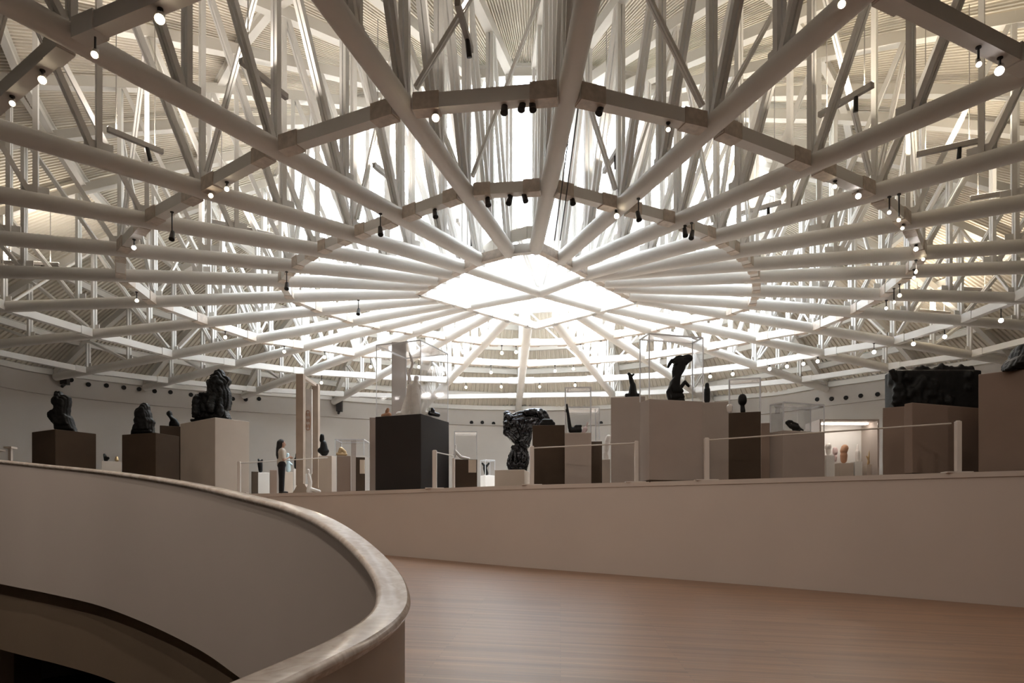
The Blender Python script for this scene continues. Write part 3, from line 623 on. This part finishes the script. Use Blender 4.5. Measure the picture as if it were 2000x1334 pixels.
# 11 tall frame
D = 21.3; t = empty('carved_frame', (W(605, 960, D).x, D, ZG), 'tall pale wooden frame with two posts and a hanging panel, beside the person', 'frame')
def pxbox(x0, x1, y0, y1, D0, D1, dx=0): a = W(x0, y1, D0); b = W(x1, y0, D0); return (a.x, b.x, D0, D1, a.z, b.z)
MB().box(*pxbox(578, 592, 730, 948, D, D+.25)).build('post', M['wood_frame'], t); 
a, b = W(609, 750, D+2.2), W(621, 750, D+2.2); MB().box(a.x, b.x, D+2.2, D+2.45, ZG+.2, a.z).build('post', M['wood_frame'], t)
A0, A1 = W(587, 733, D+.12), W(616, 752, D+2.3); MB().beam(A0, A1, .12, .10).build('top_beam', M['cream'], t)
for x, dd in ((585, 0), (615, 2.2)):
    p = W(x+4, 950, D+dd); v = []
    for yy in (D+dd-.04, D+dd+.3): v += [(p.x-.30, yy, ZG), (p.x+.30, yy, ZG), (p.x+.1, yy, ZG+.34), (p.x-.1, yy, ZG+.34)]
    MB().add(v, [(0, 1, 2, 3), (7, 6, 5, 4), (0, 4, 5, 1), (1, 5, 6, 2), (2, 6, 7, 3), (3, 7, 4, 0)]).build('foot', M['wood_frame'], t)
a, b = W(594, 925, D+1.2), W(609, 760, D+1.2); pn = MB().box(a.x, b.x, D+1.2, D+1.28, a.z, b.z).build('panel', M['plaster'], t)
c = MB(); pts = []
for i in range(25):
    u = 2*math.pi*i/24; pts.append(W(601.5+4.6*math.copysign(abs(math.cos(u))**.6, math.cos(u)), 821+19*math.copysign(abs(math.sin(u))**.6, math.sin(u)), D+1.18))
c.path(pts, .012, 6)
for yy in (810, 821, 832):        # worn marks inside the cartouche
    for xx in (599.5, 603): c.tube(W(xx, yy-3, D+1.18), W(xx+.8, yy+3, D+1.18), .016, n=6)
c.build('cartouche', M['terra'], pn)
sculpt(20.75, [(603, 962, 606, 945, 5, 4), (606, 944, 603, 930, 4, 3), (608, 958, 624, 962, 4, 3), (602, 925, 602, 921, 3, 3)], M['plaster'], 'small white plaster figure at the foot of the tall frame', name='plaster_figure', zbase=ZG)
# 12, 13
t, q, z = plinth(622, 648, 657, 890, 22.3, M['cream'], 'cream plinth with a dark bust, just right of the tall frame', 12)
sculpt(mid(q), [(633, 888, 632, 872, 9, 6), (629, 866, 629, 857, 5, 4), (626, 886, 638, 887, 6, 5)], M['bronze'], 'dark bust on the cream plinth just right of the tall frame', zbase=z, name='bust')
t, q, z = plinth(658, None, 685, 890, 23.2, M['brown'], 'brown plinth with a small gilded figure, right of the cream plinth')
sculpt(mid(q), [(660, 888, 676, 889, 3.5, 3), (664, 884, 666, 878, 4, 4), (668, 878, 674, 884, 3, 3)], M['goldb'], 'small gilded reclining figure on a brown plinth', zbase=z)
a = [(W(652, 0, 23).x, 23.1), (W(710, 0, 23).x, 23.1), (W(710, 0, 23).x, 24.0), (W(652, 0, 23).x, 24.0)]
t, q2, z2 = plinth(695, None, 713, 893, 23.2, M['dark'], 'narrow dark plinth with a pale caption card, left of the big charcoal plinth')
p = W(703, 898, 23.15); tag(MB().box(p.x, W(712, 0, 23.15).x, 23.13, 23.19, W(0, 925, 23.15).z, p.z).build('caption_card', M['card'], None, (p.x, 23.16, W(0, 925, 23.15).z)), 'cream caption card on the narrow dark plinth', 'caption card')
vitrine(a, z+.0, zt(858, 23.1), 'clear display case over the gilded reclining figure')
t, q, z3 = plinth(686, None, 696, 862, 24.6, M['taupe'], 'slim grey post-like plinth behind the gilded figure')
t, q, z3 = plinth(722, None, 735, 815, 20.6, M['taupe'], 'slim tall grey plinth touching the left of the big charcoal plinth')
# 16 big charcoal plinth with glass case and white group
t, q, z = plinth(733, 822, 877, 808, 19.0, M['char'], 'large charcoal plinth carrying the white marble group in a glass case', 22)
Dm = mid(q)
sculpt(Dm-.1, [(778, 800, 842, 800, 6, 6), (790, 800, 797, 770, 9, 6), (797, 770, 800, 745, 5, 5), (812, 798, 812, 760, 11, 9), (812, 758, 813, 738, 8, 6), (813, 732, 814, 728, 5, 5), (818, 742, 834, 764, 3, 2), (806, 745, 797, 765, 3.5, 3), (826, 798, 832, 775, 7, 4), (800, 735, 798, 720, 4, 3.5), (800, 720, 806, 700, 3, 2.5), (806, 700, 800, 680, 2.5, 2)], M['plaster'], 'white marble group of draped figures on the big charcoal plinth', name='marble_sculpture', zbase=z, disp=.04)
sculpt(Dm-.45, [(840, 804, 856, 808, 5, 4), (846, 800, 844, 796, 4, 3)], M['gloss'], 'small grey bronze piece at the right end of the big charcoal plinth', zbase=z)
sculpt(Dm-.3, [(748, 808, 760, 806, 4, 5), (756, 800, 758, 795, 4, 3)], M['terra'], 'small terracotta head at the left end of the big charcoal plinth', name='terracotta_head', zbase=z)
vitrine(q, z, zt(664, 19.0), 'very tall clear display case on the big charcoal plinth')
t, q3, z3 = plinth(765, None, 793, 668, 23.6, M['taupe'], 'tall slim violet-grey slab standing in for a reflection in the glass case', name='case_reflection')  # solid slab put in for a reflection in the case glass
t['category'] = 'case_reflection'
# 18
t, q, z = plinth(887, None, 932, 897, 20.3, M['dark'], 'dark brown plinth with a cream caption card and a white reclining figure')
sculpt(mid(q), [(888, 890, 890, 868, 2.5, 1.5), (889, 880, 900, 892, 3, 3), (900, 892, 916, 895, 3, 2.5)], M['plaster'], 'small white reclining figure in the case right of the charcoal plinth', name='plaster_figure', zbase=z)
vitrine(q, z, zt(843, 20.3), 'clear display case over the small white reclining figure')
p = W(915, 898, 20.27); tag(MB().box(p.x, W(930, 0, 20.27).x, 20.26, 20.3, W(0, 923, 20.27).z, p.z).build('caption_card', M['card'], None, (p.x, 20.28, W(0, 923, 20.27).z)), 'cream caption card on the plinth under the white reclining figure', 'caption card')
# 19
t, q, z = plinth(938, 948, 967, 928, 26, M['white'], 'small bright white plinth with a tiny dark figure near the middle', 60)
sculpt(mid(q), [(950, 927, 947, 916, 4, 4), (946, 912, 942, 907, 2.5, 2), (950, 913, 955, 907, 2.5, 2)], M['bronze'], 'tiny dark figure on the small bright white plinth', zbase=z)
vitrine(q, z, zt(898, 26), 'small clear display case on the bright white plinth')
# 20 big dark dynamic sculpture on cream plinth
t, q, z = plinth(966, 1024, 1035, 917, 19.2, M['cream'], 'wide cream plinth under the big glossy black sculpture', 10)
caps = [(993, 912, 1030, 912, 8, 8), (1002, 908, 1006, 880, 11, 8), (1022, 905, 1020, 878, 9, 8), (1018, 876, 1005, 848, 12, 14), (1018, 850, 1030, 820, 18, 16), (1000, 845, 990, 812, 8, 8), (990, 812, 1020, 806, 9, 11), (1020, 808, 1052, 806, 12, 10), (1052, 806, 1062, 818, 10, 8), (1032, 850, 1040, 880, 10, 6), (987, 832, 1000, 862, 4, 6), (1026, 842, 1022, 868, 6, 8), (992, 880, 1002, 872, 5, 6)]
caps = [('P', crop(960, 780, 9.529, [(230,215),(340,205),(380,240),(480,200),(620,170),(760,150),(900,150),(1000,170),(1060,270),(1110,400),(1150,470),(760,470),(750,560),(730,720),(700,850),(650,870),(690,1000),(690,1150),(650,1290),(330,1290),(290,1180),(300,1090),(340,960),(380,870),(500,860),(430,780),(300,660),(230,600),(230,400)]), 26)]+[(x/9.529+960, y/9.529+780, x2/9.529+960, y2/9.529+780, r, r2, d, d2) for x, y, x2, y2, r, r2, d, d2 in ((310,590,450,720,3,3,-.2,-.2),(480,440,560,640,3.5,3,-.25,-.2),(640,400,590,600,3,3,-.28,-.2),(400,860,490,900,4,3,-.15,-.2),(560,800,630,850,4,4,-.2,-.2),(350,1120,390,960,3,3,-.2,-.15),(440,1120,440,960,3,3,-.25,-.2),(590,1100,600,960,4,3,-.25,-.2),(290,240,330,330,6,5,-.1,-.2),(640,220,900,200,6,6,-.15,-.1),(870,230,950,330,5,5,-.2,-.1),(300,430,420,500,7,6,-.15,-.1))]
sculpt(mid(q)-.05, caps, M['gloss'], 'big glossy black bronze of a falling figure on the wide cream plinth', zbase=z, disp=.06, dsc=.12)
# 22, 23, 24
t, q, z = plinth(1040, None, 1103, 830, 17.6, M['dark'], 'dark brown plinth right of the glossy black sculpture, a low vessel on top')
sculpt(mid(q), [(1058, 829, 1080, 829, 5, 5), (1062, 824, 1076, 824, 5, 5)], M['bronze'], 'low dark vessel on the dark plinth right of the glossy sculpture', name='vessel', zbase=z)
t, q, z = plinth(1103, None, 1155, 845, 17.2, M['taupe'], 'taupe plinth with the dark long-necked sculpture')
sculpt(mid(q), [(1116, 840, 1130, 840, 6, 7), (1113, 835, 1110, 812, 4, 3), (1110, 812, 1107, 790, 3, 2), (1126, 834, 1134, 832, 5, 3), (1108, 800, 1104, 803, 3, 2)], M['bronze'], 'dark long-necked bronze curving upright on the taupe plinth', zbase=z)
qq = [(W(1092, 0, 17.3).x, 17.3), (W(1150, 0, 17.3).x, 17.3), (W(1150, 0, 17.3).x, 17.9), (W(1092, 0, 17.3).x, 17.9)]
vitrine(q, z, zt(757, 17.2), 'tall clear display case over the long-necked bronze')
sculpt(mid(q), [(1140, 843, 1143, 838, 4, 5), (1145, 833, 1148, 825, 2, 1.5)], M['pinkstone'], 'small pale stone piece beside the long-necked bronze', name='stone_sculpture', zbase=z)
t, q, z = plinth(1152, None, 1176, 862, 19.2, M['dark'], 'narrow dark plinth under a clear case, left of the white bust')
vitrine([(W(1108, 0, 18.9).x, 18.85), (W(1171, 0, 18.9).x, 18.85), (W(1171, 0, 18.9).x, 19.7), (W(1108, 0, 18.9).x, 19.7)], z, zt(796, 18.9), 'wide clear display case with a bright top edge, left of the white bust')
t, q, z = plinth(1176, None, 1192, 897, 18.6, M['cream'], 'narrow pale plinth with the small white bust')
sculpt(mid(q), [(1184, 894, 1182, 886, 5, 4.5), (1183, 884, 1186, 868, 4, 6), (1187, 862, 1189, 856, 6, 6)], M['plaster'], 'small white bust left of the tall taupe plinths', name='bust', zbase=z)
# 26, 28 tall taupe plinths
t, q, z = plinth(1193, None, 1260, 775, 17.9, M['taupe'], 'tall taupe plinth with a narrow black sculpture, left of the running man')
sculpt(mid(q), [(1224, 772, 1248, 772, 4, 4), (1236, 770, 1236, 752, 9, 6), (1235, 750, 1231, 735, 5, 4), (1231, 733, 1228, 730, 3, 3), (1232, 735, 1238, 731, 3, 2)], M['bronze'], 'narrow black draped bronze on the left tall taupe plinth', zbase=z)
t, q, z = plinth(1250, 1268, 1373, 779, 15.3, M['taupe'], 'broad tall taupe plinth carrying the black running man', 76)
Dr = 15.8
run = [(1308, 774, 1340, 775, 5, 6), (1322, 772, 1316, 748, 13, 7), (1312, 768, 1308, 758, 7, 5), (1316, 750, 1324, 728, 7, 7.5), (1324, 728, 1322, 716, 8, 8), (1334, 765, 1330, 748, 6, 5), (1328, 746, 1337, 737, 4.5, 3.5), (1337, 737, 1343, 744, 3, 2.5), (1322, 718, 1327, 700, 8.5, 9.5), (1327, 699, 1334, 694, 8, 5), (1338, 693, 1344, 692, 6, 5), (1322, 696, 1312, 692, 5, 4), (1312, 692, 1307, 704, 3.5, 2.5), (1307, 704, 1305, 710, 2.5, 2), (1333, 698, 1345, 694, 4, 3)]
caps = [('P', crop(1260, 640, 8.893, [(460,510),(530,450),(600,425),(650,440),(700,420),(790,440),(805,480),(780,520),(720,530),(700,600),(670,690),(620,770),(600,840),(590,960),(590,1090),(660,1160),(690,1225),(420,1225),(385,1120),(375,1050),(420,960),(440,880),(485,820),(475,700),(490,620),(570,530),(560,490),(500,520)]), 17), (1312.5, 697, 1307, 705, 3, 2.4), (1307, 705, 1305, 710, 2.4, 2), (1324, 757, 1338, 739, 3.6, 2.8), (1338, 739, 1345, 747, 2.7, 2), (1320, 768, 1312, 772, 7, 6), (1344, 693, 1346, 693, 7.5, 6.5), (1328, 700, 1326, 715, 9.5, 9)]
sculpt(mid(q), caps, M['bronze'], 'black bronze of a bent running man on the broad taupe plinth', zbase=z, size=.012)
vitrine(q, z, zt(652, 15.3), 'very tall clear display case over the running man', ins=.0)
t, q, z = plinth(1371, None, 1426, 785, 17.9, M['taupe'], 'taupe plinth filling the gap between running man and dark plinth')
sculpt(mid(q), [(1381, 783, 1381, 762, 6, 6), (1381, 760, 1381, 752, 5, 4)], M['bronze'], 'dark upright bronze behind the right edge of the running man case', zbase=z)
t, q, z = plinth(1423, None, 1486, 805, 15.6, M['dark'], 'black-brown plinth carrying a dark head, in the right half')
sculpt(mid(q), [(1451, 803, 1450, 793, 5, 4), (1450, 784, 1450, 777, 8.5, 8)], M['bronze'], 'dark bronze head on a neck on the black-brown plinth', name='head_sculpture', zbase=z)
sculpt(mid(q)-.1, [(1425, 803, 1425, 796, 5, 6)], M['plaster'], 'small white bust left of the dark bronze head', name='bust', zbase=z)
vitrine(q, z, zt(740, 15.6), 'clear display case over the dark bronze head')
t, q, z = plinth(1486, None, 1504, 826, 18.2, M['brown'], 'narrow brown plinth right of the black-brown one')
t, q, z = plinth(1503, 1529, 1611, 840, 15.3, M['taupe'], 'broad taupe plinth with the small creeping dark bronze', 70)
sculpt(mid(q), [(1537, 822, 1545, 830, 3.5, 4), (1545, 829, 1558, 832, 5, 5), (1558, 832, 1569, 837, 3.5, 1.5), (1540, 819, 1546, 820, 2.5, 3), (1550, 823, 1557, 826, 3, 3), (1550, 836, 1560, 838, 3, 3), (1548, 832, 1552, 838, 3, 3)], M['bronze'], 'small creeping dark bronze in the case on the broad taupe plinth', zbase=z)
vitrine(q, z, zt(787, 15.4), 'wide clear display case with a bright lid over the creeping bronze')
# 34 lit cabinet
D = 21.5; a, b = W(1604, 822, D), W(1714, 822, D); x0, x1, z1 = a.x, b.x, a.z
t = empty('display_cabinet', ((x0+x1)/2, D+.5, ZG), 'brightly lit glass-fronted cabinet with small busts, left of the big relief', 'display cabinet')
MB().box(x0, x1, D+1.0, D+1.05, ZG, z1).build('back_panel', M['white'], t); MB().box(x0-.05, x0, D, D+1.05, ZG, z1).build('side_panel', M['taupe'], t); MB().box(x1, x1+.05, D, D+1.05, ZG, z1).build('side_panel', M['taupe'], t)
MB().box(x0-.05, x1+.05, D, D+1.05, z1, z1+.05).build('top_panel', M['taupe'], t); MB().box(x0, x1, D, D+1.0, ZG, ZG+.05).build('base_panel', M['white'], t)
MB().box(x0+.1, x1-.1, D+.35, D+.5, z1-.05, z1-.015).build('lamp_strip', M['lamp_strip'], t); MB().box(x0, x1, D-.005, D+.005, ZG, z1).build('glass_front', M['glass'], t)
def ped(xa, xb, y, m, lab):
    a, b = W(xa, y, D+.45), W(xb, y, D+.45); c = ((a.x+b.x)/2, D+.5, ZG+.05)
    tag(MB().box(a.x, b.x, D+.35, D+.65, ZG+.05, a.z).build('pedestal', m, None, c), lab, 'pedestal', 'pedestals in the lit cabinet'); return a.z
z = ped(1611, 1627, 890, M['white'], 'white pedestal at the left in the lit cabinet'); sculpt(D+.5, [(1619, 889, 1618, 884, 5, 5), (1617, 878, 1618, 875, 6, 6)], M['plaster'], 'white bust at the left in the lit cabinet', name='bust', zbase=z)
z = ped(1636, 1664, 905, M['cream'], 'broad cream pedestal in the middle of the lit cabinet'); sculpt(D+.5, [(1648, 902, 1648, 892, 6, 7), (1648, 884, 1650, 878, 7, 7)], M['terra'], 'gilt and terracotta bust in the middle of the lit cabinet', name='bust', zbase=z)
sculpt(D+.8, [(1631, 900, 1631, 892, 3, 4), (1631, 884, 1631, 878, 5, 5)], M['pinkstone'], 'pink stone bust behind in the lit cabinet', name='bust')
z = ped(1667, 1681, 902, M['white'], 'narrow white pedestal in the lit cabinet'); sculpt(D+.5, [(1675, 901, 1675, 885, 4, 4.5), (1675, 880, 1675, 873, 2.5, 2)], M['plaster'], 'slim white standing figure in the lit cabinet', name='plaster_figure', zbase=z)
z = ped(1690, 1708, 908, M['cream'], 'small cream pedestal at the right in the lit cabinet'); sculpt(D+.5, [(1695, 907, 1699, 880, 2, 1.5), (1703, 907, 1701, 878, 2, 1.5), (1699, 905, 1692, 892, 2, 1.2)], M['goldb'], 'branching ochre piece at the right in the lit cabinet', name='branch_sculpture', zbase=z)
# partition behind the cabinet
a, b = W(1600, 815, 23), W(1727, 815, 23)
# 36 large block with relief
t, q, z = plinth(1724, None, 1768, 795, 14.6, M['brown'], 'left brown block set slightly back under the big black relief')
t, q1, z1_ = plinth(1766, 1782, 1914, 786, 13.4, M['brown'], 'wide brown block in front under the big black relief', 70)
Dq = 14.0; rel = MB()
a, b = W(1738, 794, Dq), W(1900, 730, Dq)
base = Vector(((a.x+b.x)/2, Dq+.9, z+.0))
rel.box(W(1737, 0, 15.0).x, W(1902, 0, 15.0).x, 14.75, 15.2, z-.0, zt(727, 15.0))
rr = random.Random(5)
for i in range(17):
    x = 1742+i*9.6; yb = 729-((i % 4 == 2)*5)-(7 if 4 < i < 15 else 0)*rr.random()-(i*.45); p = W(x, yb, 14.95); rel.ball(p, .055+.03*rr.random(), 10, 1.1); rel.tube(p, p-Vector((0, 0, .25)), .07, .09, n=8)
for i in range(26):
    p = W(1745+rr.random()*150, 735+rr.random()*52, 14.75); q_ = p+Vector((rr.uniform(-.1, .1), 0, rr.uniform(-.35, .2))); q_.z = max(q_.z, z+.08); rel.tube(p, q_, .06, .07, n=8); rel.ball(p, .075, 8)
tag(voxelize(rel, 'bronze_relief', M['bronze'], .03, base=(base.x, 15.0, z)), 'long black bronze relief crowded with figures on the brown blocks at right', 'sculpture')
# white fragment beside it
sculpt(16.85, [(1905, 783, 1906, 760, 7, 5), (1908, 755, 1909, 752, 4, 3)], M['plaster'], 'white plaster fragment seen between the black relief and the right-hand block', name='plaster_fragment')
plinth(1893, None, 1918, 784, 16.5, M['taupe'], 'taupe plinth hidden behind the brown block, under the white fragment')
# 39 right block
t, q, z = plinth(1911, None, 2110, 720, 12.7, M['brown'], 'very tall brown block cut by the right picture edge')
sculpt(mid(q)-.3, [('P', [(2040, 665), (2000, 668), (1991, 671), (1986, 678), (1981, 694), (1972, 700), (1966, 710), (1963, 719), (2060, 719)], 50)], M['bronze'], 'black bronze cut by the right picture edge, on the tall brown block', zbase=z, disp=.06)
# further plinths deep in the gallery seen between the big ones
for i, (x0, x1, yt, D_, m, lab) in enumerate(((1395, 1420, 862, 26, 'taupe', 'faint taupe plinth deep behind'),)):
    pass

# ------------------------------------------------------------------ barrier posts and cords
def edge_at(px):                   # plan point where a sight line crosses the gallery edge
    th_ = math.atan2(F, px-CX); r = hit(Vector((0, 0)), th_, [(p.x, p.y) for p in edge_s]+[(0, 60)]); return Vector((math.cos(th_), math.sin(th_)))*r
ST = [(1871, 823, 10), (1380, 856, 9), (1243, 862, 7.5), (1039, 872, 8), (849, 880, 8.5), (886, 896, 5.5), (467, 902, 6), (328, 905, 6.5)]
STL = ['rightmost white barrier post, in front of the brown blocks', 'white barrier post before the running man plinth, right side', 'white barrier post left of the broad running man plinth', 'white barrier post in front of the glossy black sculpture', 'white barrier post on the charcoal plinth side, left of the reclining figure', 'slim tan barrier post at the left edge of the dark plinth with the card', 'slim barrier post in front of the big cream plinth', 'white barrier post above the curved parapet at the left']
tops = []; posts_ = []
for (x, y, wpx), lab in zip(ST, STL):
    if x == 328: e = Vector((W(328, 0, 20.5).x, 20.5))
    elif x == 886: e = Vector((W(886, 0, 19.3).x, 19.3))
    else: e = edge_at(x); e = e*(1+.10/e.length)
    D = e.y; zt_ = zt(y, D); hw = wpx/2*D/F
    t = empty('barrier_post', (e.x, D, ZG), lab, 'barrier post', 'barrier posts along the gallery edge')
    m = MB(); m.box(e.x-hw, e.x+hw, D-hw, D+hw, ZG+.03, zt_); o = m.build('post', M['post'], t); bv = o.modifiers.new('b', 'BEVEL'); bv.width = .01; bv.segments = 2
    MB().box(e.x-.24, e.x+.24, D-.08, D+.14, ZG+.012, ZG+.035).build('base_plate', M['post'], t)
    MB().tube((e.x, D, zt_), (e.x, D, zt_+.012), hw*.8, n=12).build('cap', M['post'], t)
    tops.append(Vector((e.x, D, zt_-.04))); posts_.append(t)
def cordm(k_, a, b, sag, lab, r=.016):
    pts = [a.lerp(b, i/14)-Vector((0, 0, sag*4*(i/14)*(1-i/14))) for i in range(15)]
    MB().path(pts, r, 8).build('cord', M['cord'], posts_[k_])['label'] = lab
cordm(1, tops[1], tops[0]-Vector((.12, 0, 0)), .0, 'long pale cord stretched to the rightmost barrier post')
cordm(3, tops[3], tops[2], .0, 'pale cord between the posts left of the running man')
cordm(4, tops[4], tops[5]+Vector((0, 0, .12)), .0, 'short pale cord at the charcoal plinth')
cordm(6, tops[6], W(640, 894, 21.4), .0, 'pale cord crossing behind the person from the slim left post')
cordm(7, W(238, 918, 19.6), tops[7], .02, 'pale cord sloping up to the post above the curved parapet')

# ------------------------------------------------------------------ person (1.6 m), seen from behind and the left, looking right
def person():
    D = 20.5; pos = W(550, 965, D); t = empty('person', (pos.x, D, ZG), 'person with long dark hair, cream blouse and black trousers, seen from behind', 'person')
    O = Vector((pos.x, D, ZG)); S = .97
    R = Matrix.Rotation(math.radians(-35), 3, 'Z')     # local: +x right of body, +y the way she faces
    R = Matrix.Rotation(math.radians(-62), 3, 'Z')
    def L(x, y, z): return O+R@(Vector((x, y, z))*S)
    def cap_(mb, a, b, r0, r1): mb.tube(L(*a), L(*b), r0*S, r1*S, n=12); mb.ball(L(*a), r0*S, 12); mb.ball(L(*b), r1*S, 12)
    b = MB()
    cap_(b, (0, 0, 1.30), (0, .01, 1.44), .055, .05)                      # neck
    b.ball(L(0, .02, 1.53), .088*S, 14, 1.22); b.ball(L(0, .045, 1.475), .062*S, 12, 1.0)        # skull, jaw
    cap_(b, (0, .105, 1.53), (0, .122, 1.505), .011, .015)                # nose
    cap_(b, (-.022, .098, 1.468), (.022, .098, 1.468), .010, .010)        # mouth
    for s in (-1, 1):
        b.ball(L(s*.034, .093, 1.545), .013*S, 8); cap_(b, (s*.086, .01, 1.545), (s*.086, .008, 1.50), .014, .010)   # eye, ear
        cap_(b, (s*.06, 0, 1.33), (s*.16, 0, 1.29), .06, .055)
        cap_(b, (s*.17, 0, 1.28), (s*.215, .02, 1.01), .043, .035)        # upper arm
        e = (s*.10, .20, 1.10)
        cap_(b, (s*.215, .02, 1.01), e, .034, .023)                       # forearm raised forward
        cap_(b, e, (s*.10, .25, 1.12), .026, .026)
        for j in range(4):
            zz = 1.145-.018*j; ln = (.06, .07, .065, .05)[j]
            cap_(b, (s*.085, .265, zz), (s*.07, .265+ln*.6, zz-.006), .0095, .009); cap_(b, (s*.07, .265+ln*.6, zz-.006), (s*.05, .265+ln, zz-.018), .009, .0075)
        cap_(b, (s*.07, .23, 1.15), (s*.04, .275, 1.165), .011, .009)     # thumb
    cap_(b, (0, 0, .95), (0, 0, 1.28), .12, .13)
    for s in (-1, 1):
        cap_(b, (s*.08, 0, .90), (s*.085, .005, .48), .075, .05); cap_(b, (s*.085, .005, .48), (s*.09, -.01, .09), .048, .034); cap_(b, (s*.09, -.01, .06), (s*.095, .14, .035), .034, .028)
    voxelize(b, 'body', M['skin'], .013, parent=t, smooth_it=2)
    h = MB(); h.ball(L(0, -.015, 1.555), .102*S, 14, 1.15); cap_(h, (0, -.05, 1.55), (0, -.075, 1.38), .095, .085); cap_(h, (0, -.08, 1.38), (.01, -.11, 1.16), .085, .06); cap_(h, (.03, -.10, 1.3), (.04, -.12, 1.08), .06, .035); cap_(h, (-.05, -.05, 1.45), (-.07, -.08, 1.18), .045, .03); cap_(h, (-.075, .01, 1.53), (-.08, .02, 1.35), .03, .02)
    voxelize(h, 'hair', M['hair'], .016, parent=t)
    c = MB(); cap_(c, (0, 0, .93), (0, 0, 1.08), .145, .13); cap_(c, (0, 0, 1.08), (0, 0, 1.26), .13, .15)
    for s in (-1, 1):
        cap_(c, (s*.08, 0, 1.05), (s*.10, 0, 1.27), .10, .085); cap_(c, (s*.07, 0, 1.33), (s*.17, 0, 1.285), .065, .062); cap_(c, (s*.175, 0, 1.28), (s*.21, .012, 1.08), .058, .052)
    voxelize(c, 'blouse', M['blouse'], .016, parent=t)
    tr = MB(); cap_(tr, (-.07, 0, .88), (.07, 0, .88), .125, .125); cap_(tr, (0, 0, .9), (0, 0, .97), .13, .125)
    for s in (-1, 1): cap_(tr, (s*.085, 0, .86), (s*.088, .005, .48), .098, .075); cap_(tr, (s*.088, .005, .48), (s*.09, -.005, .09), .073, .065)
    voxelize(tr, 'trousers', M['trousers'], .018, parent=t)
    for s in (-1, 1):
        sh = MB(); cap_(sh, (s*.09, -.03, .045), (s*.096, .15, .035), .042, .034); sh.v = [(v[0], v[1], max(v[2], ZG+.002)) for v in sh.v]; voxelize(sh, 'shoe', M['can'], .014, parent=t)
person()

# drop the helper property
for o in bpy.data.objects:
    if '_w' in o: del o['_w']
